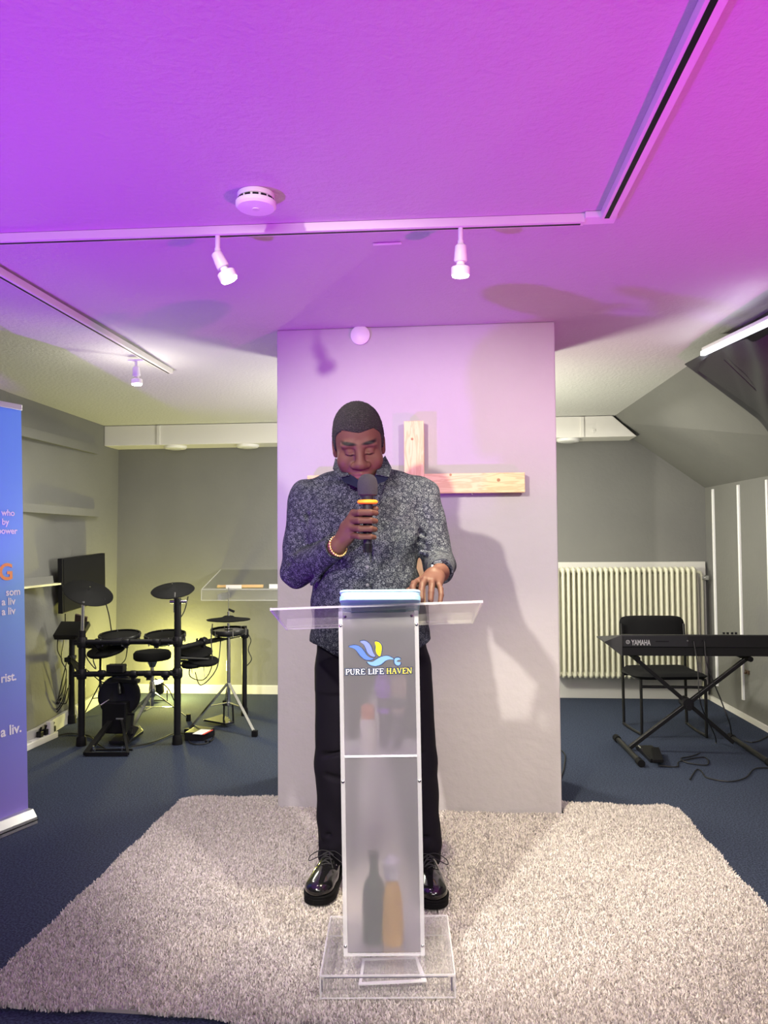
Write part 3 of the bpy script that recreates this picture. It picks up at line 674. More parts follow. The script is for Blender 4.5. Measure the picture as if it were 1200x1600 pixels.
        F_.f = np.maximum(F_.f, (Z0+.026)-g[2]).astype(np.float32)
        F_.cap(w(-.032, L-.150, .078), w(-.042, L-.125, .035), .0022, .0022, .004, 's'); F_.cap(w(.032, L-.150, .078), w(.042, L-.125, .035), .0022, .0022, .004, 's')
        o = F_.mesh('shoe', M_shoe, root, 1)
        pts = []
        prof = [(0, .0), (.010, .030), (.035, .038), (.09, .036), (.14, .042), (.20, .054), (.235, .056), (.265, .048), (.285, .031), (.293, .0)]
        k = L/.290
        for y, x in prof: pts.append((x, y*k))
        ring = [(x, y) for x, y in pts]+[(-x, y) for x, y in reversed(pts[1:-1])]
        def sp(P0):
            Q = []; n = len(P0)
            for i in range(n):
                a, b_, c, d = [Vector(P0[(i+j) % n]) for j in (-1, 0, 1, 2)]
                for j in range(4):
                    t = j/4; Q.append(.5*((2*b_)+(c-a)*t+(2*a-5*b_+4*c-d)*t*t+(3*b_-a-3*c+d)*t**3))
            return Q
        ring = sp(ring)
        s_ = MB()
        for z0, z1, sc in ((0.0, .020, 1.0), (.0205, .029, 1.03)):
            s_.prism([Vector(w(q.x*sc, q.y+(sc-1)*-.1*L+(sc-1)*L*.1*0, z0)) for q in ring], (0, 0, z1-z0))
        s_.build('sole', M_rubber, o, bevel=.0015)
        l_ = MB(); hs = [.110, .126, .142, .158]
        for i, yy in enumerate(hs):
            y = L-yy; zt = .086+.010*i
            l_.tube([w(-.020, y, zt-.006), w(0, y, zt+.004), w(.020, y, zt-.006)], .0022, 6)
            if i < 3: l_.tube([w(-.018, y, zt-.004), w(0, y-.008, zt+.008), w(.018, y-.016, zt+.005)], .0022, 6)
        y = L-.165; zt = .120
        for s in (-1, 1):
            l_.tube([w(0, y, zt), w(s*.03, y+.010, zt+.004), w(s*.062, y+.022, zt-.012), w(s*.066, y+.030, zt-.028), w(s*.040, y+.022, zt-.018), w(0, y+.004, zt-.002)], .0017, 6)
            l_.tube([w(0, y, zt), w(s*.018, y+.035, zt-.016), w(s*.034, y+.055, zt-.045)], .0017, 6)
        l_.build('laces', mat('black_laces', (.02, .02, .022), .7), o, smooth=True)
    M_shoe = mat('polished_black_leather', (.007, .007, .008), .14, coat=1.0)
    shoe((-.437, 2.975), (-.482, 2.662)); shoe((-.120, 2.975), (-.068, 2.662))
    for x in (-.440, -.120):
        MB().lathe((x, 2.93, .10), (0, -.12, 1), [(0, .040), (.08, .046), (.14, .05)], 20).build('sock', mat('black_sock', (.012, .012, .013), .9), root, smooth=True)
    # microphone held in the hand
    mr_ = empty('microphone', (mx, my, 1.245), 'wireless microphone with dark foam cap and orange ring held in his hand', 'microphone')
    ax_ = Vector((.004, .0, 1)).normalized(); b0 = Vector((mx-.001, my, 1.243))
    MB().lathe(b0, ax_, [(0, .0125), (.002, .0145), (.05, .0150), (.13, .0165), (.165, .0180), (.166, .0195), (.190, .0215)], 24).build('handle', mat('mic_dark_metal', (.05, .045, .06), .28, .6), mr_, smooth=True)
    MB().lathe(b0, ax_, [(-.001, .0150), (.028, .0156)], 24).build('battery_cap', M_blackgl, mr_, smooth=True)
    MB().lathe(b0, ax_, [(.158, .019), (.159, .030), (.163, .034), (.168, .034), (.172, .030), (.173, .019)], 32).build('anti_roll_ring', M_orange, mr_, smooth=True)
    MB().lathe(b0, ax_, [(.186, .024), (.190, .0315), (.205, .0335), (.228, .0335), (.244, .029), (.254, .020), (.258, .010), (.2585, .001)], 32).build('foam_windscreen', M_foam, mr_, smooth=True)
person()

# ------------------------------------------------------------------ clear lectern
def build_lectern():
    zb = RUGZ; root = empty('acrylic_lectern', (-.2, 2.3, zb), 'clear acrylic lectern with frosted front panel and bird emblem, in front of the man', 'lectern')
    # hollow base box
    bx0, bx1, by0, by1, zt = -.382, -.012, 2.145, 2.478, .088
    b = MB()
    for lo, hi in (((bx0, by0, zt-.006), (bx1, by1, zt)), ((bx0, by0, zb), (bx1, by0+.006, zt-.006)), ((bx0, by1-.006, zb), (bx1, by1, zt-.006)),
                   ((bx0, by0+.006, zb), (bx0+.006, by1-.006, zt-.006)), ((bx1-.006, by0+.006, zb), (bx1, by1-.006, zt-.006))): b.box(lo, hi)
    b.build('base_box', M_clearw, root)
    e = MB(); t = .0022
    P = [(bx0, by0), (bx1, by0), (bx1, by1), (bx0, by1)]
    for i in range(4):
        (xa, ya), (xb, yb) = P[i], P[(i+1) % 4]; e.beam((xa, ya, zt), (xb, yb, zt), t*2, t*2)
        e.beam((xa, ya, zb+.002), (xb, yb, zb+.002), t*1.4, t*1.4); e.beam((xa, ya, zb), (xa, ya, zt), t*2, t*2)
    e.build('base_edges', M_edge, root)
    d_ = MB().box((bx0+.012, by0-.0008, zt-.006), (bx1-.02, by0+.001, zt-.0035)).box((bx1-.012, by0-.0008, zb+.02), (bx1-.007, by0+.001, zt-.006)).box((bx0+.003, by0-.0008, zb+.02), (bx0+.006, by0+.001, zt-.01))
    d_.build('base_shadow_line', mat('painted_edge_shade', (.16, .15, .19), .2), root)  # dark strips paint shade along the base's front edges
    f = MB(); q = [at(568, 1497, z=.034), at(653, 1497, z=.034), at(664, 1538, z=.034), at(556, 1538, z=.034)]
    q2 = [at(571, 1500, z=.034), at(650, 1500, z=.034), at(655, 1534, z=.034), at(562, 1534, z=.034)]
    for i in (0, 1, 2, 3):
        j = (i+1) % 4; f.prism([q[i], q[j], q2[j], q2[i]], (0, 0, .003))
    f.build('foot_plate_rim', mat('white_tape', (.82, .82, .84), .5), root)
    MB().prism(q2, (0, 0, .002)).build('foot_plate', M_clearw, root)
    # column
    x0, x1, y0, y1, z0, z1 = -.325, -.091, 2.25, 2.43, .089, 1.075
    fr = .012
    MB().box((x0+fr, y0, z0+.007), (x1-fr, y0+.004, z1-.005)).build('front_panel', M_frost, root)
    s_ = MB()
    for x in (x0, x1-.006): s_.box((x, y0-.002, z0), (x+.006, y1, z1))
    s_.build('side_panel', M_clearw, root)
    MB().box((x0+.006, y1-.005, z0), (x1-.006, y1, .60)).build('back_panel', M_clearw, root)
    g = MB()
    for x in (x0, x1-fr): g.box((x, y0-.004, z0), (x+fr, y0+.004, z1))
    g.box((x0, y0-.004, z0-.002), (x1, y0+.004, z0+.003))
    g.build('edge_strip', M_edge, root)
    zs = at(600, 1181, y=y0).z
    MB().box((x0+.006, y0+.005, zs-.004), (x1-.006, y1-.006, zs+.004)).build('shelf', M_edge, root)
    MB().box((x0+.012, y0-.003, zs-.003), (x1-.012, y0-.0005, zs+.003)).build('shelf_edge', mat('bright_acrylic_edge', (.85, .82, .90), .3), root)
    MB().box((x0+.006, y0+.005, z0), (x1-.006, y1-.006, z0+.006)).build('bottom_shelf', M_clearw, root)
    for z in (at(600, 976, y=y0).z, at(600, 1220, y=y0).z, at(600, 1477, y=y0).z):
        for x in (x0+.006, x1-.006):
            MB().lathe((x, y0-.004, z), (0, -1, 0), [(0, .0045), (.002, .0045), (.004, .002)], 12).build('screw', M_chrome, root, smooth=True)
    # sloping top plate
    A = Vector((-.514, 2.19, 1.094)); B = Vector((.090, 2.19, 1.106)); D = Vector((0, .315, -.092)); up = Vector((0, .28, .96)).normalized()*.008
    pl = MB().prism([A, B, B+D, A+D], -up); pl.build('top_plate', M_clearw, root)
    e = MB()
    e.beam(A-up*.5, B-up*.5, .009, .005); e.beam(A+D-up*.5, B+D-up*.5, .008, .004); e.beam(A-up*.5, A+D-up*.5, .004, .008); e.beam(B-up*.5, B+D-up*.5, .004, .008)
    e.build('plate_edges', M_edge, root)
    lip = MB().prism([A+D+Vector((0, -.006, 0)), B+D+Vector((0, -.006, 0)), B+D, A+D], Vector((0, .01, .028))); lip.build('book_ledge', M_clearw, root)
    MB().beam(A+Vector((.01, -.0045, -.004)), B+Vector((-.01, -.0045, -.004)), .0022, .0008).build('plate_dark_edge', mat('painted_edge_reflection', (.10, .11, .16), .2), root)  # dark strip paints the reflection on the plate's near edge
    for x in (x0+.02, x1-.02):
        m_ = MB().box((x-.016, y0+.001, 1.035), (x+.016, y0+.03, 1.072)); m_.build('bracket', M_edge, root)
        MB().lathe((x, y0-.001, 1.06), (0, -1, 0), [(0, .004), (.003, .004), (.004, .002)], 10).build('bracket_screw', M_chrome, root)
    # emblem and lettering on the front panel
    yl = y0-.0012
    def L(px, py, dy=0.0): q_ = at(520+px/7.27, 980+py/7.27, y=yl); return Vector((q_.x, yl+dy, q_.z))
    def leaf(pts, m, name, dy=0):
        n = len(pts); Q = []
        for i in range(n):
            p0, p1, p2, p3 = [Vector(pts[(i+k) % n]) for k in (-1, 0, 1, 2)]
            for k in range(5):
                t = k/5; Q.append(.5*((2*p1)+(p2-p0)*t+(2*p0-5*p1+4*p2-p3)*t*t+(3*p1-p0-3*p2+p3)*t**3))
        c = sum(Q, Vector((0, 0)))/len(Q)
        dk = [c+(q_-c)*1.0+(q_-c).normalized()*12 for q_ in Q]
        MB().prism([L(q_.x, q_.y, .0002) for q_ in dk], (0, .0004, 0)).build(name+'_outline', Mdk, root)
        MB().prism([L(q_.x, q_.y) for q_ in Q], (0, -.0006, 0)).build(name, m, root)
    Mdk = mat('emblem_outline', (.05, .07, .14), .4); Mb1 = mat('emblem_blue', (.10, .20, .66), .5); Mb2 = mat('emblem_lilac', (.20, .26, .72), .5)
    Mb3 = mat('emblem_pale_blue', (.20, .40, .78), .5); My = mat('emblem_yellow', (1.0, .80, .02), .4)
    leaf([(210, 215), (270, 198), (330, 215), (375, 262), (410, 315), (450, 342), (488, 352), (450, 368), (395, 362), (345, 325), (305, 272), (265, 235)], Mb1, 'wing_feather_low')
    leaf([(338, 160), (385, 150), (430, 175), (462, 225), (480, 280), (505, 328), (462, 325), (420, 285), (400, 235), (375, 190)], Mb2, 'wing_feather_mid')
    leaf([(503, 165), (545, 170), (575, 205), (578, 255), (562, 326), (530, 308), (512, 262), (514, 210)], My, 'wing_feather_yellow')
    leaf([(415, 388), (470, 392), (520, 365), (580, 335), (650, 328), (715, 366), (660, 368), (615, 385), (570, 420), (510, 438), (450, 425)], Mb3, 'bird_body')
    leaf([(728, 360), (765, 350), (792, 368), (760, 378), (750, 392), (768, 400), (790, 402), (785, 428), (755, 438), (730, 418), (722, 390)], Mb3, 'bird_globe')
    # serif capitals
    G = {'P': [[(.2, 0, .16), (.2, 1, .16)], [(.2, .96, .08), (.5, .96, .09), (.66, .86, .15), (.66, .62, .15), (.5, .5, .09), (.2, .5, .07)], [(.04, .03, .06), (.38, .03, .06)], [(.04, .97, .06), (.3, .97, .06)]],
         'U': [[(.2, 1, .16), (.2, .3, .16), (.3, .08, .13), (.5, .03, .09), (.68, .1, .08), (.76, .3, .07), (.76, 1, .07)], [(.04, .97, .06), (.36, .97, .06)], [(.62, .97, .06), (.92, .97, .06)]],
         'R': [[(.2, 0, .16), (.2, 1, .16)], [(.2, .96, .08), (.5, .96, .09), (.66, .86, .15), (.66, .64, .15), (.5, .52, .09), (.2, .52, .07)], [(.42, .5, .12), (.72, .04, .16), (.88, .03, .06)], [(.04, .03, .06), (.36, .03, .06)], [(.04, .97, .06), (.3, .97, .06)]],
         'E': [[(.2, 0, .16), (.2, 1, .16)], [(.04, .97, .07), (.74, .97, .07), (.74, .78, .05)], [(.04, .03, .07), (.76, .03, .07), (.78, .24, .05)], [(.2, .51, .07), (.56, .51, .07)], [(.56, .38, .05), (.56, .64, .05)]],
         'L': [[(.2, 0, .16), (.2, 1, .16)], [(.04, .97, .06), (.38, .97, .06)], [(.04, .03, .07), (.72, .03, .07), (.76, .28, .05)]],
         'I': [[(.2, 0, .16), (.2, 1, .16)], [(.04, .97, .06), (.36, .97, .06)], [(.04, .03, .06), (.36, .03, .06)]],
         'F': [[(.2, 0, .16), (.2, 1, .16)], [(.04, .97, .07), (.72, .97, .07), (.72, .76, .05)], [(.2, .51, .07), (.54, .51, .07)], [(.54, .38, .05), (.54, .64, .05)], [(.04, .03, .06), (.38, .03, .06)]],
         'H': [[(.2, 0, .16), (.2, 1, .16)], [(.76, 0, .16), (.76, 1, .16)], [(.2, .51, .07), (.76, .51, .07)], [(.04, .97, .06), (.36, .97, .06)], [(.6, .97, .06), (.92, .97, .06)], [(.04, .03, .06), (.36, .03, .06)], [(.6, .03, .06), (.92, .03, .06)]],
         'A': [[(.14, .02, .06), (.46, 1, .08)], [(.46, 1, .12), (.78, .02, .17)], [(.28, .36, .06), (.64, .36, .06)], [(.02, .03, .06), (.28, .03, .06)], [(.62, .03, .06), (.94, .03, .06)]],
         'V': [[(.14, .98, .16), (.46, .02, .1)], [(.46, .02, .07), (.78, .98, .07)], [(.0, .97, .06), (.32, .97, .06)], [(.62, .97, .06), (.92, .97, .06)]],
         'N': [[(.16, 0, .07), (.16, 1, .07)], [(.12, .98, .14), (.78, .04, .16)], [(.8, 0, .07), (.8, 1, .07)], [(.0, .97, .06), (.2, .97, .06)], [(.66, .97, .06), (.94, .97, .06)], [(.02, .03, .06), (.3, .03, .06)]]}
    W = {'I': .42, 'L': .80, 'F': .80, 'E': .84, 'P': .78}
    def word(txt, xa, xb, m, name):
        tot = sum(W.get(c, .96) for c in txt); sx = (xb-xa)/tot; x = xa; hgt = 62; base = 530
        out_, fill = MB(), MB()
        for c in txt:
            for st in G[c]:
                for k in range(len(st)-1):
                    (ax, ay, aw), (bx_, by_, bw) = st[k], st[k+1]
                    a = Vector((x+ax*sx, base-ay*hgt)); b_ = Vector((x+bx_*sx, base-by_*hgt)); d = (b_-a).normalized(); n_ = Vector((-d.y, d.x))
                    for mb, ex, dy, th in ((fill, 0, 0, -.0006), (out_, 9, .0002, .0003)):
                        wa, wb = aw*hgt*.58+ex, bw*hgt*.58+ex; e_ = d*(ex+1)
                        mb.prism([L(*(a-e_-n_*wa), dy), L(*(b_+e_-n_*wb), dy), L(*(b_+e_+n_*wb), dy), L(*(a-e_+n_*wa), dy)], (0, th, 0))
            x += W.get(c, .96)*sx
        out_.build(name+'_outline', Mdk, root); fill.build(name, m, root)
    Mw = mat('emblem_white', (.88, .90, .96), .4)
    word('PURE', 168, 392, Mw, 'lettering_pure'); word('LIFE', 422, 604, Mw, 'lettering_life'); word('HAVEN', 630, 922, mat('emblem_gold', (1.0, .82, .12), .4), 'lettering_haven')
    root.rotation_euler = (0, math.radians(-.6), math.radians(4))
    return zs+.004, z0+.006
zsh, zbt = build_lectern()
# things kept inside the lectern
def bottle(name, label, cat, px, z, y, prof, m, cap=None, capprof=None, group=None):
    p = at(px, 1300, y=y); root = empty(name, (p.x, y, z), label, cat, group)
    MB().lathe((p.x, y, z), (0, 0, 1), prof, 20).build('body', m, root, smooth=True)
    if cap: MB().lathe((p.x, y, z), (0, 0, 1), capprof, 18).build('cap', cap, root, smooth=True)
bottle('glass_bottle', 'dark green bottle on the bottom shelf inside the frosted lectern', 'bottle', 584, zbt, 2.32, [(0, .036), (.13, .036), (.165, .03), (.19, .014), (.235, .013)], mat('green_glass', (.03, .075, .035), .2), M_black, [(.235, .015), (.255, .015)])
bottle('spray_bottle', 'yellow bottle with white cap on the bottom shelf inside the frosted lectern', 'bottle', 612, zbt, 2.31, [(0, .032), (.05, .034), (.13, .03), (.17, .02), (.19, .013)], mat('yellow_plastic', (.85, .50, .04), .4), mat('white_cap_plastic', (.9, .9, .92), .3), [(.185, .022), (.235, .026), (.25, .014)])
bottle('small_jar', 'white jar with orange lid on the middle shelf inside the lectern', 'jar', 576, zsh, 2.31, [(0, .026), (.08, .026), (.09, .02)], mat('jar_white', (.88, .84, .74), .4), mat('jar_orange', (.75, .25, .12), .5), [(.09, .020), (.125, .02), (.13, .015)])
def spare_mic(label, px, col, y):
    p = at(px, 1120, y=y); z = zsh; root = empty('microphone', (p.x, y, z), label, 'microphone', 'spare microphones standing inside the lectern')
    MB().lathe((p.x, y, z), (0, 0, 1), [(0, .013), (.12, .017), (.15, .019)], 18).build('handle', mat('mic_handle', (.10, .07, .12), .35), root, smooth=True)
    MB().lathe((p.x, y, z), (0, 0, 1), [(.15, .021), (.165, .026), (.20, .026), (.215, .018), (.222, .004)], 20).build('grille', mat('mic_grille', col, .5), root, smooth=True)
    MB().lathe((p.x, y, z), (0, 0, 1), [(.105, .021), (.118, .021)], 18).build('ring', mat('mic_ring', col, .4), root, smooth=True)
spare_mic('purple ringed microphone standing on the middle shelf inside the lectern', 599, (.28, .05, .62), 2.33)
spare_mic('beige headed microphone standing on the middle shelf, nearest the right side panel', 622, (.42, .30, .26), 2.33)

# light blue book on the top plate
def build_book():
    xl, xr = at(526, 924, y=2.17).x, at(652, 924, y=2.17).x
    A = Vector((xl, 2.150, 1.112)); D = Vector((0, .30, -.0876)); U = Vector((0, .28, .96)).normalized(); n = 8
    A = A + U*.003
    root = empty('padded_book', tuple(A+D*.5), 'light blue padded book or tablet case lying on the lectern top', 'book')
    d = D.normalized(); w = xr-xl; h = D.length; r = .022; pts = []
    for cx, cy, a0 in ((w-r, h-r, 0), (r, h-r, 90), (r, r, 180), (w-r, r, 270)):
        for k in range(6):
            a = math.radians(a0+18*k); pts.append((cx+r*math.cos(a), cy+r*math.sin(a)))
    P = [A+Vector((1, 0, 0))*a+d*b for a, b in pts]
    MB().prism(P, U*.014).build('cover', M_blue, root, bevel=.002)
    MB().prism([p+U*.014+(sum(P, Vector())/len(P)-p)*.03 for p in P], U*.010).build('pages', mat('page_block', (.40, .68, .74), .6), root)
    MB().prism([p+U*.024 for p in P], U*.006).build('top_cover', mat('pale_case', (.46, .76, .80), .5), root, bevel=.002)
    pv = Vector((-.2, 2.3, 0)); Rz = Matrix.Rotation(math.radians(4), 3, 'Z'); root.location = pv+Rz @ (root.location-pv); root.rotation_euler.z = math.radians(4)
build_book()

# ------------------------------------------------------------------ roll-up banner
def build_banner():
    a = at(47, 1284, z=.0); c = at(0, 1303, z=.0); d = (c-a); d.z = 0; d.normalize(); n = Vector((-d.y, d.x, 0))
    if n.y > 0: n = -n
    W_ = .85; R0 = Vector((a.x, a.y, 0)); root = empty('roll_up_banner', tuple(R0+d*W_/2), 'blue to violet roll-up banner with white text at the left edge of the stage', 'banner')
    base = MB()
    base.prism([R0+n*.0, R0+n*.05, R0+n*.045+Vector((0, 0, .03)), R0+n*.02+Vector((0, 0, .062)), R0-n*.03+Vector((0, 0, .062)), R0-n*.05+Vector((0, 0, .03)), R0-n*.05], d*W_)
    base.build('base_cassette', M_alu, root, bevel=.002)
    MB().prism([R0+n*.047+Vector((0, 0, .016)), R0+n*.052+Vector((0, 0, .016)), R0+n*.052+Vector((0, 0, .020)), R0+n*.047+Vector((0, 0, .020))], d*W_).build('base_groove', M_black, root)
    # the cloth
    top = at(33, 640, y=a.y+.02); bot = at(44, 1265, y=a.y); T = Vector((top.x, top.y, top.z)); B = Vector((bot.x, bot.y, .055))
    m = bpy.data.materials.new('banner_print'); m.use_nodes = True; nt = m.node_tree; b = nt.nodes['Principled BSDF']; b.inputs['Roughness'].default_value = .45
    tc = nt.nodes.new('ShaderNodeTexCoord'); s_ = nt.nodes.new('ShaderNodeSeparateXYZ'); r = nt.nodes.new('ShaderNodeValToRGB')
    mr = nt.nodes.new('ShaderNodeMapRange'); mr.inputs[1].default_value = 0; mr.inputs[2].default_value = 1.9
    nt.links.new(tc.outputs['Object'], s_.inputs[0]); nt.links.new(s_.outputs['Z'], mr.inputs[0]); nt.links.new(mr.outputs[0], r.inputs[0]); nt.links.new(r.outputs[0], b.inputs['Base Color'])
    e = r.color_ramp.elements; e[0].position = 0; e[0].color = (.27, .20, .60, 1); e[1].position = 1; e[1].color = (.13, .38, .84, 1)
    k = e.new(.25); k.color = (.20, .23, .68, 1); k = e.new(.62); k.color = (.16, .42, .84, 1)
    MB().prism([T, T+d*W_, B+d*W_, B], -n*.002).build('printed_sheet', m, root)
    MB().prism([T+n*.008+Vector((0, 0, -.005)), T-n*.010+Vector((0, 0, -.005)), T-n*.010+Vector((0, 0, .022)), T+n*.008+Vector((0, 0, .022))], d*W_).build('top_rail', M_alu, root, bevel=.002)
    MB().cyl(R0+d*W_/2-n*.04+Vector((0, 0, .05)), R0+d*W_/2-n*.012+Vector((0, 0, T.z)), .008).build('support_pole', M_alu, root)
    Mt = mat('banner_white_ink', (.90, .90, .93), .5); Mo = mat('banner_orange_ink', (.95, .38, .08), .5)
    Zv = (T-B).normalized(); Xv = -d; Nn = Xv.cross(Zv)
    for txt, px, py, s_z, m_ in (('who', 23, 806, .040, Mt), ('by', 14, 820, .040, Mt), ('power', 27, 834, .040, Mt), ('G', 21, 905, .105, Mo), ('som', 32, 929, .046, Mt), ('a liv', 24, 944, .046, Mt),
                                 ('a liv', 24, 959, .046, Mt), ('rist.', 26, 1062, .054, Mt), ('a liv.', 34, 1143, .062, Mt)):
        n2 = d.cross(T-B).normalized(); n2 = n2 if n2.y < 0 else -n2; p = at_plane(px, py, T+n2*.002, n2)
        Mx = Matrix(((Xv.x, Zv.x, Nn.x, p.x), (Xv.y, Zv.y, Nn.y, p.y), (Xv.z, Zv.z, Nn.z, p.z), (0, 0, 0, 1)))
        textmesh(txt, s_z, m_, 'printed_text', root, Mx, ext=.0002, bold=s_z*.022, align='RIGHT')
    f = at(3, 1305, z=.012); q = MB().cyl((f.x-.16, f.y, .012), (f.x, f.y+.0, .012), .009); q.build('foot_bar', M_alu, root)
build_banner()

# ------------------------------------------------------------------ lighting tracks, spots, smoke detector
def track(a, b, name, label, w=.032, h=.028, dark=True, side=1):
    root = empty(name, tuple((a+b)/2), label, 'lighting track', 'white ceiling lighting tracks')
    d = (b-a).normalized(); s_ = Vector((0, 0, 1)).cross(d).normalized(); c = (a+b)/2
    z = Vector((0, 0, -h/2))
    L_ = (b-a).length/2
    MB().obox(c+z, (d, s_, Vector((0, 0, 1))), (L_, w/2, h/2)).build('rail', M_white, root, bevel=.001)
    MB().obox(c+Vector((0, 0, -h))+s_*(w*.12), (d, s_, Vector((0, 0, 1))), (L_-.01, w*.17, .0008)).build('slot', M_black, root)
    return root
Z2 = ZC-.001
track(Vector((-2.6, 2.39, Z2)), Vector((.43, 2.455, Z2)), 'ceiling_track', 'long white lighting track crossing the ceiling sideways, carrying two lit spots')
track(Vector((-1.70, 1.2, Z2)), Vector((-1.635, 4.35, zceil(4.35)-.001)), 'ceiling_track', 'white lighting track running back along the left ceiling to one lit spot')
track(Vector((.512, -.5, Z2)), Vector((.500, 2.43, Z2)), 'ceiling_track', 'white lighting track running forward along the right ceiling to the corner joint', w=.044)
cj = MB().box((.43, 2.425, Z2-.02), (.53, 2.485, Z2)); cj.build('track_corner_joint', M_plw, None, bevel=.003, tagargs=('white plastic corner joint where two ceiling tracks nearly meet', 'track joint'))
def spot(px, py, tilt, label, y0, st=.075):
    p = at(px, py, z=Z2-.02); p.y = y0 if y0 else p.y; zc = zceil(p.y)-.02
    root = empty('track_spot', (p.x, p.y, zc), label, 'spotlight', 'track spotlights')
    MB().box((p.x-.045, p.y-.014, zc-.008), (p.x+.045, p.y+.014, zc)).build('adapter', M_plw, root, bevel=.003)
    MB().lathe((p.x, p.y, zc-.008), (0, 0, -1), [(0, .008), (st*.55, .008), (st*.56, .010), (st, .010)], 14).build('stem', M_plw, root, smooth=True)
    j = Vector((p.x, p.y, zc-st)); d = Vector(tilt).normalized()
    MB().lathe(j-d*.012, d, [(0, .014), (.004, .018), (.050, .0215), (.054, .019)], 20).build('lamp_holder', M_plw, root, smooth=True)
    MB().lathe(j+d*.040, d, [(0, .012), (.012, .014), (.018, .028), (.020, .030), (.044, .030), (.045, .028)], 22).build('bulb_collar', mat('bulb_collar_ceramic', (.86, .84, .80), .35), root, smooth=True)
    MB().lathe(j+d*.0855, d, [(0, .0275), (.004, .026), (.007, .015), (.008, .002)], 22).build('bulb', M_bulb, root, smooth=True)
    return j+d*.11, d
jA, dA = spot(353, 382, (.48, .12, -1), 'white track spot tilted to the right, left of the two on the crossing track', 2.43)
jB, dB = spot(719, 372, (-.02, .1, -1), 'white track spot pointing down, right of the two on the crossing track', 2.45)
jC, dC = spot(213, 560, (.05, .0, -1), 'small white track spot at the far end of the left track', None, .05)
lamp('track_bulb_left', 'SPOT', jA, 20, WARM, jA+dA, .03, 110, .7)
lamp('track_bulb_right', 'SPOT', jB, 210, (1, .91, .58), jB+Vector((.25, .10, -1)), .03, 88, .8)
lamp('track_bulb_back_glow', 'POINT', jC+Vector((0, 0, -.03)), 5, (1, .95, .80), size=.05)
lamp('track_bulb_back', 'SPOT', jC, 22, (1, .95, .80), jC+dC, .03, 130, .8)
def smoke():
    p = at(400, 304, z=Z2); root = empty('smoke_detector', tuple(p), 'round white smoke detector on the ceiling', 'smoke detector')
    MB().lathe(p, (0, 0, -1), [(0, .055), (.014, .055), (.016, .050)], 32).build('mounting_base', M_plw, root, smooth=True)
    m_ = MB()
    for i in range(14):
        a = i*2*math.pi/14; m_.obox(p+Vector((math.cos(a)*.0535, math.sin(a)*.0535, -.0195)), ((-math.sin(a), math.cos(a), 0), (math.cos(a), math.sin(a), 0), (0, 0, 1)), (.0085, .0012, .0028))
    MB().lathe(p, (0, 0, -1), [(.0155, .053), (.024, .053)], 32).build('grille_band', M_plw, root, smooth=True)
    m_.build('grille_slots', M_black, root)
    MB().lathe(p, (0, 0, -1), [(.023, .052), (.025, .060), (.036, .060), (.042, .054), (.044, .030), (.0445, .002)], 36).build('cover', M_plw, root, smooth=True)
    MB().lathe(p+Vector((0, 0, -.043)), (0, 0, -1), [(0, .012), (.003, .011)], 20).build('test_button', mat('detector_button', (.7, .68, .68), .4), root)
smoke()
p = at(605, 380, z=Z2); MB().box((p.x-.05, p.y-.009, p.z-.004), (p.x+.05, p.y+.009, p.z)).build('ceiling_cover_plate', M_plw, None, bevel=.003, tagargs=('small white cover plate on the ceiling between the two track spots', 'cover plate'))
p = at(563, 524, y=PY-.006)
g = empty('wall_disc', tuple(p), 'round white disc high on the grey pillar under the ceiling', 'disc')
MB().lathe((p.x, PY-.001, p.z), (0, -1, 0), [(0, .043), (.006, .047), (.012, .047), (.016, .042), (.017, .002)], 36).build('disc_cover', M_plw, g, smooth=True)
MB().box((p.x-.01, PY-.004, p.z+.045), (p.x+.03, PY-.001, p.z+.056)).build('mount_tab', M_plw, g)
for i, (px, lb) in enumerate(((282, 'round white fitting under the ceiling duct, leftmost of three'), (397, 'round white fitting under the ceiling duct just left of the pillar'), (872, 'round white fitting under the ceiling duct just right of the pillar'))):
    p = at(px, 700, z=2.085); p.y = 6.24; g = empty('duct_light', (p.x, p.y, 2.085), lb, 'ceiling light', 'round fittings under the duct')
    MB().lathe((p.x, p.y, 2.085), (0, 0, -1), [(0, .095), (.010, .095), (.022, .085), (.026, .06), (.027, .002)], 32).build('cover', M_plw, g, smooth=True)
    MB().lathe((p.x, p.y, 2.085), (0, 0, -1), [(.0265, .05), (.029, .048), (.030, .002)], 28).build('lens', mat('duct_light_lens', (.6, .6, .58), .3), g, smooth=True)
p = at(927, 673, y=6.138); MB().lathe((p.x, 6.1405, p.z), (0, -1, 0), [(0, .020), (.004, .019), (.0045, .012), (.006, .002)], 20).build('duct_cap', M_white, soffit)

# ------------------------------------------------------------------ light strips on the knee wall, batten and drape on the slope
for i, (pa, pb, lb) in enumerate((((1114, 764), (1122, 1073), 'white vertical wall strip nearest the radiator'), ((1150, 758), (1159, 1093), 'white vertical wall strip, middle of the three'), ((1194, 750), (1198, 1125), 'white vertical wall strip at the right edge of the photo'))):
    y = (at(*pa, x=2.05).y+at(*pb, x=2.05).y)/2; x = kx(y)
    za = at(*pa, x=x-.01).z; zb2 = at(*pb, x=x-.01).z; w = .030
    g = empty('wall_strip', (x-.01, y, zb2), lb, 'strip', 'vertical white strips on the right wall')
    MB().box((x-.012, y-w/2, zb2), (x+.004, y+w/2, za)).build('strip_rail', mat('white_strip', (.86, .86, .88), .4), g, bevel=.002)
    MB().box((x-.0135, y-w*.3, zb2+.02), (x-.012, y+w*.3, za-.02)).build('strip_cover', mat('white_strip_cover', (.95, .95, .97), .3), g)
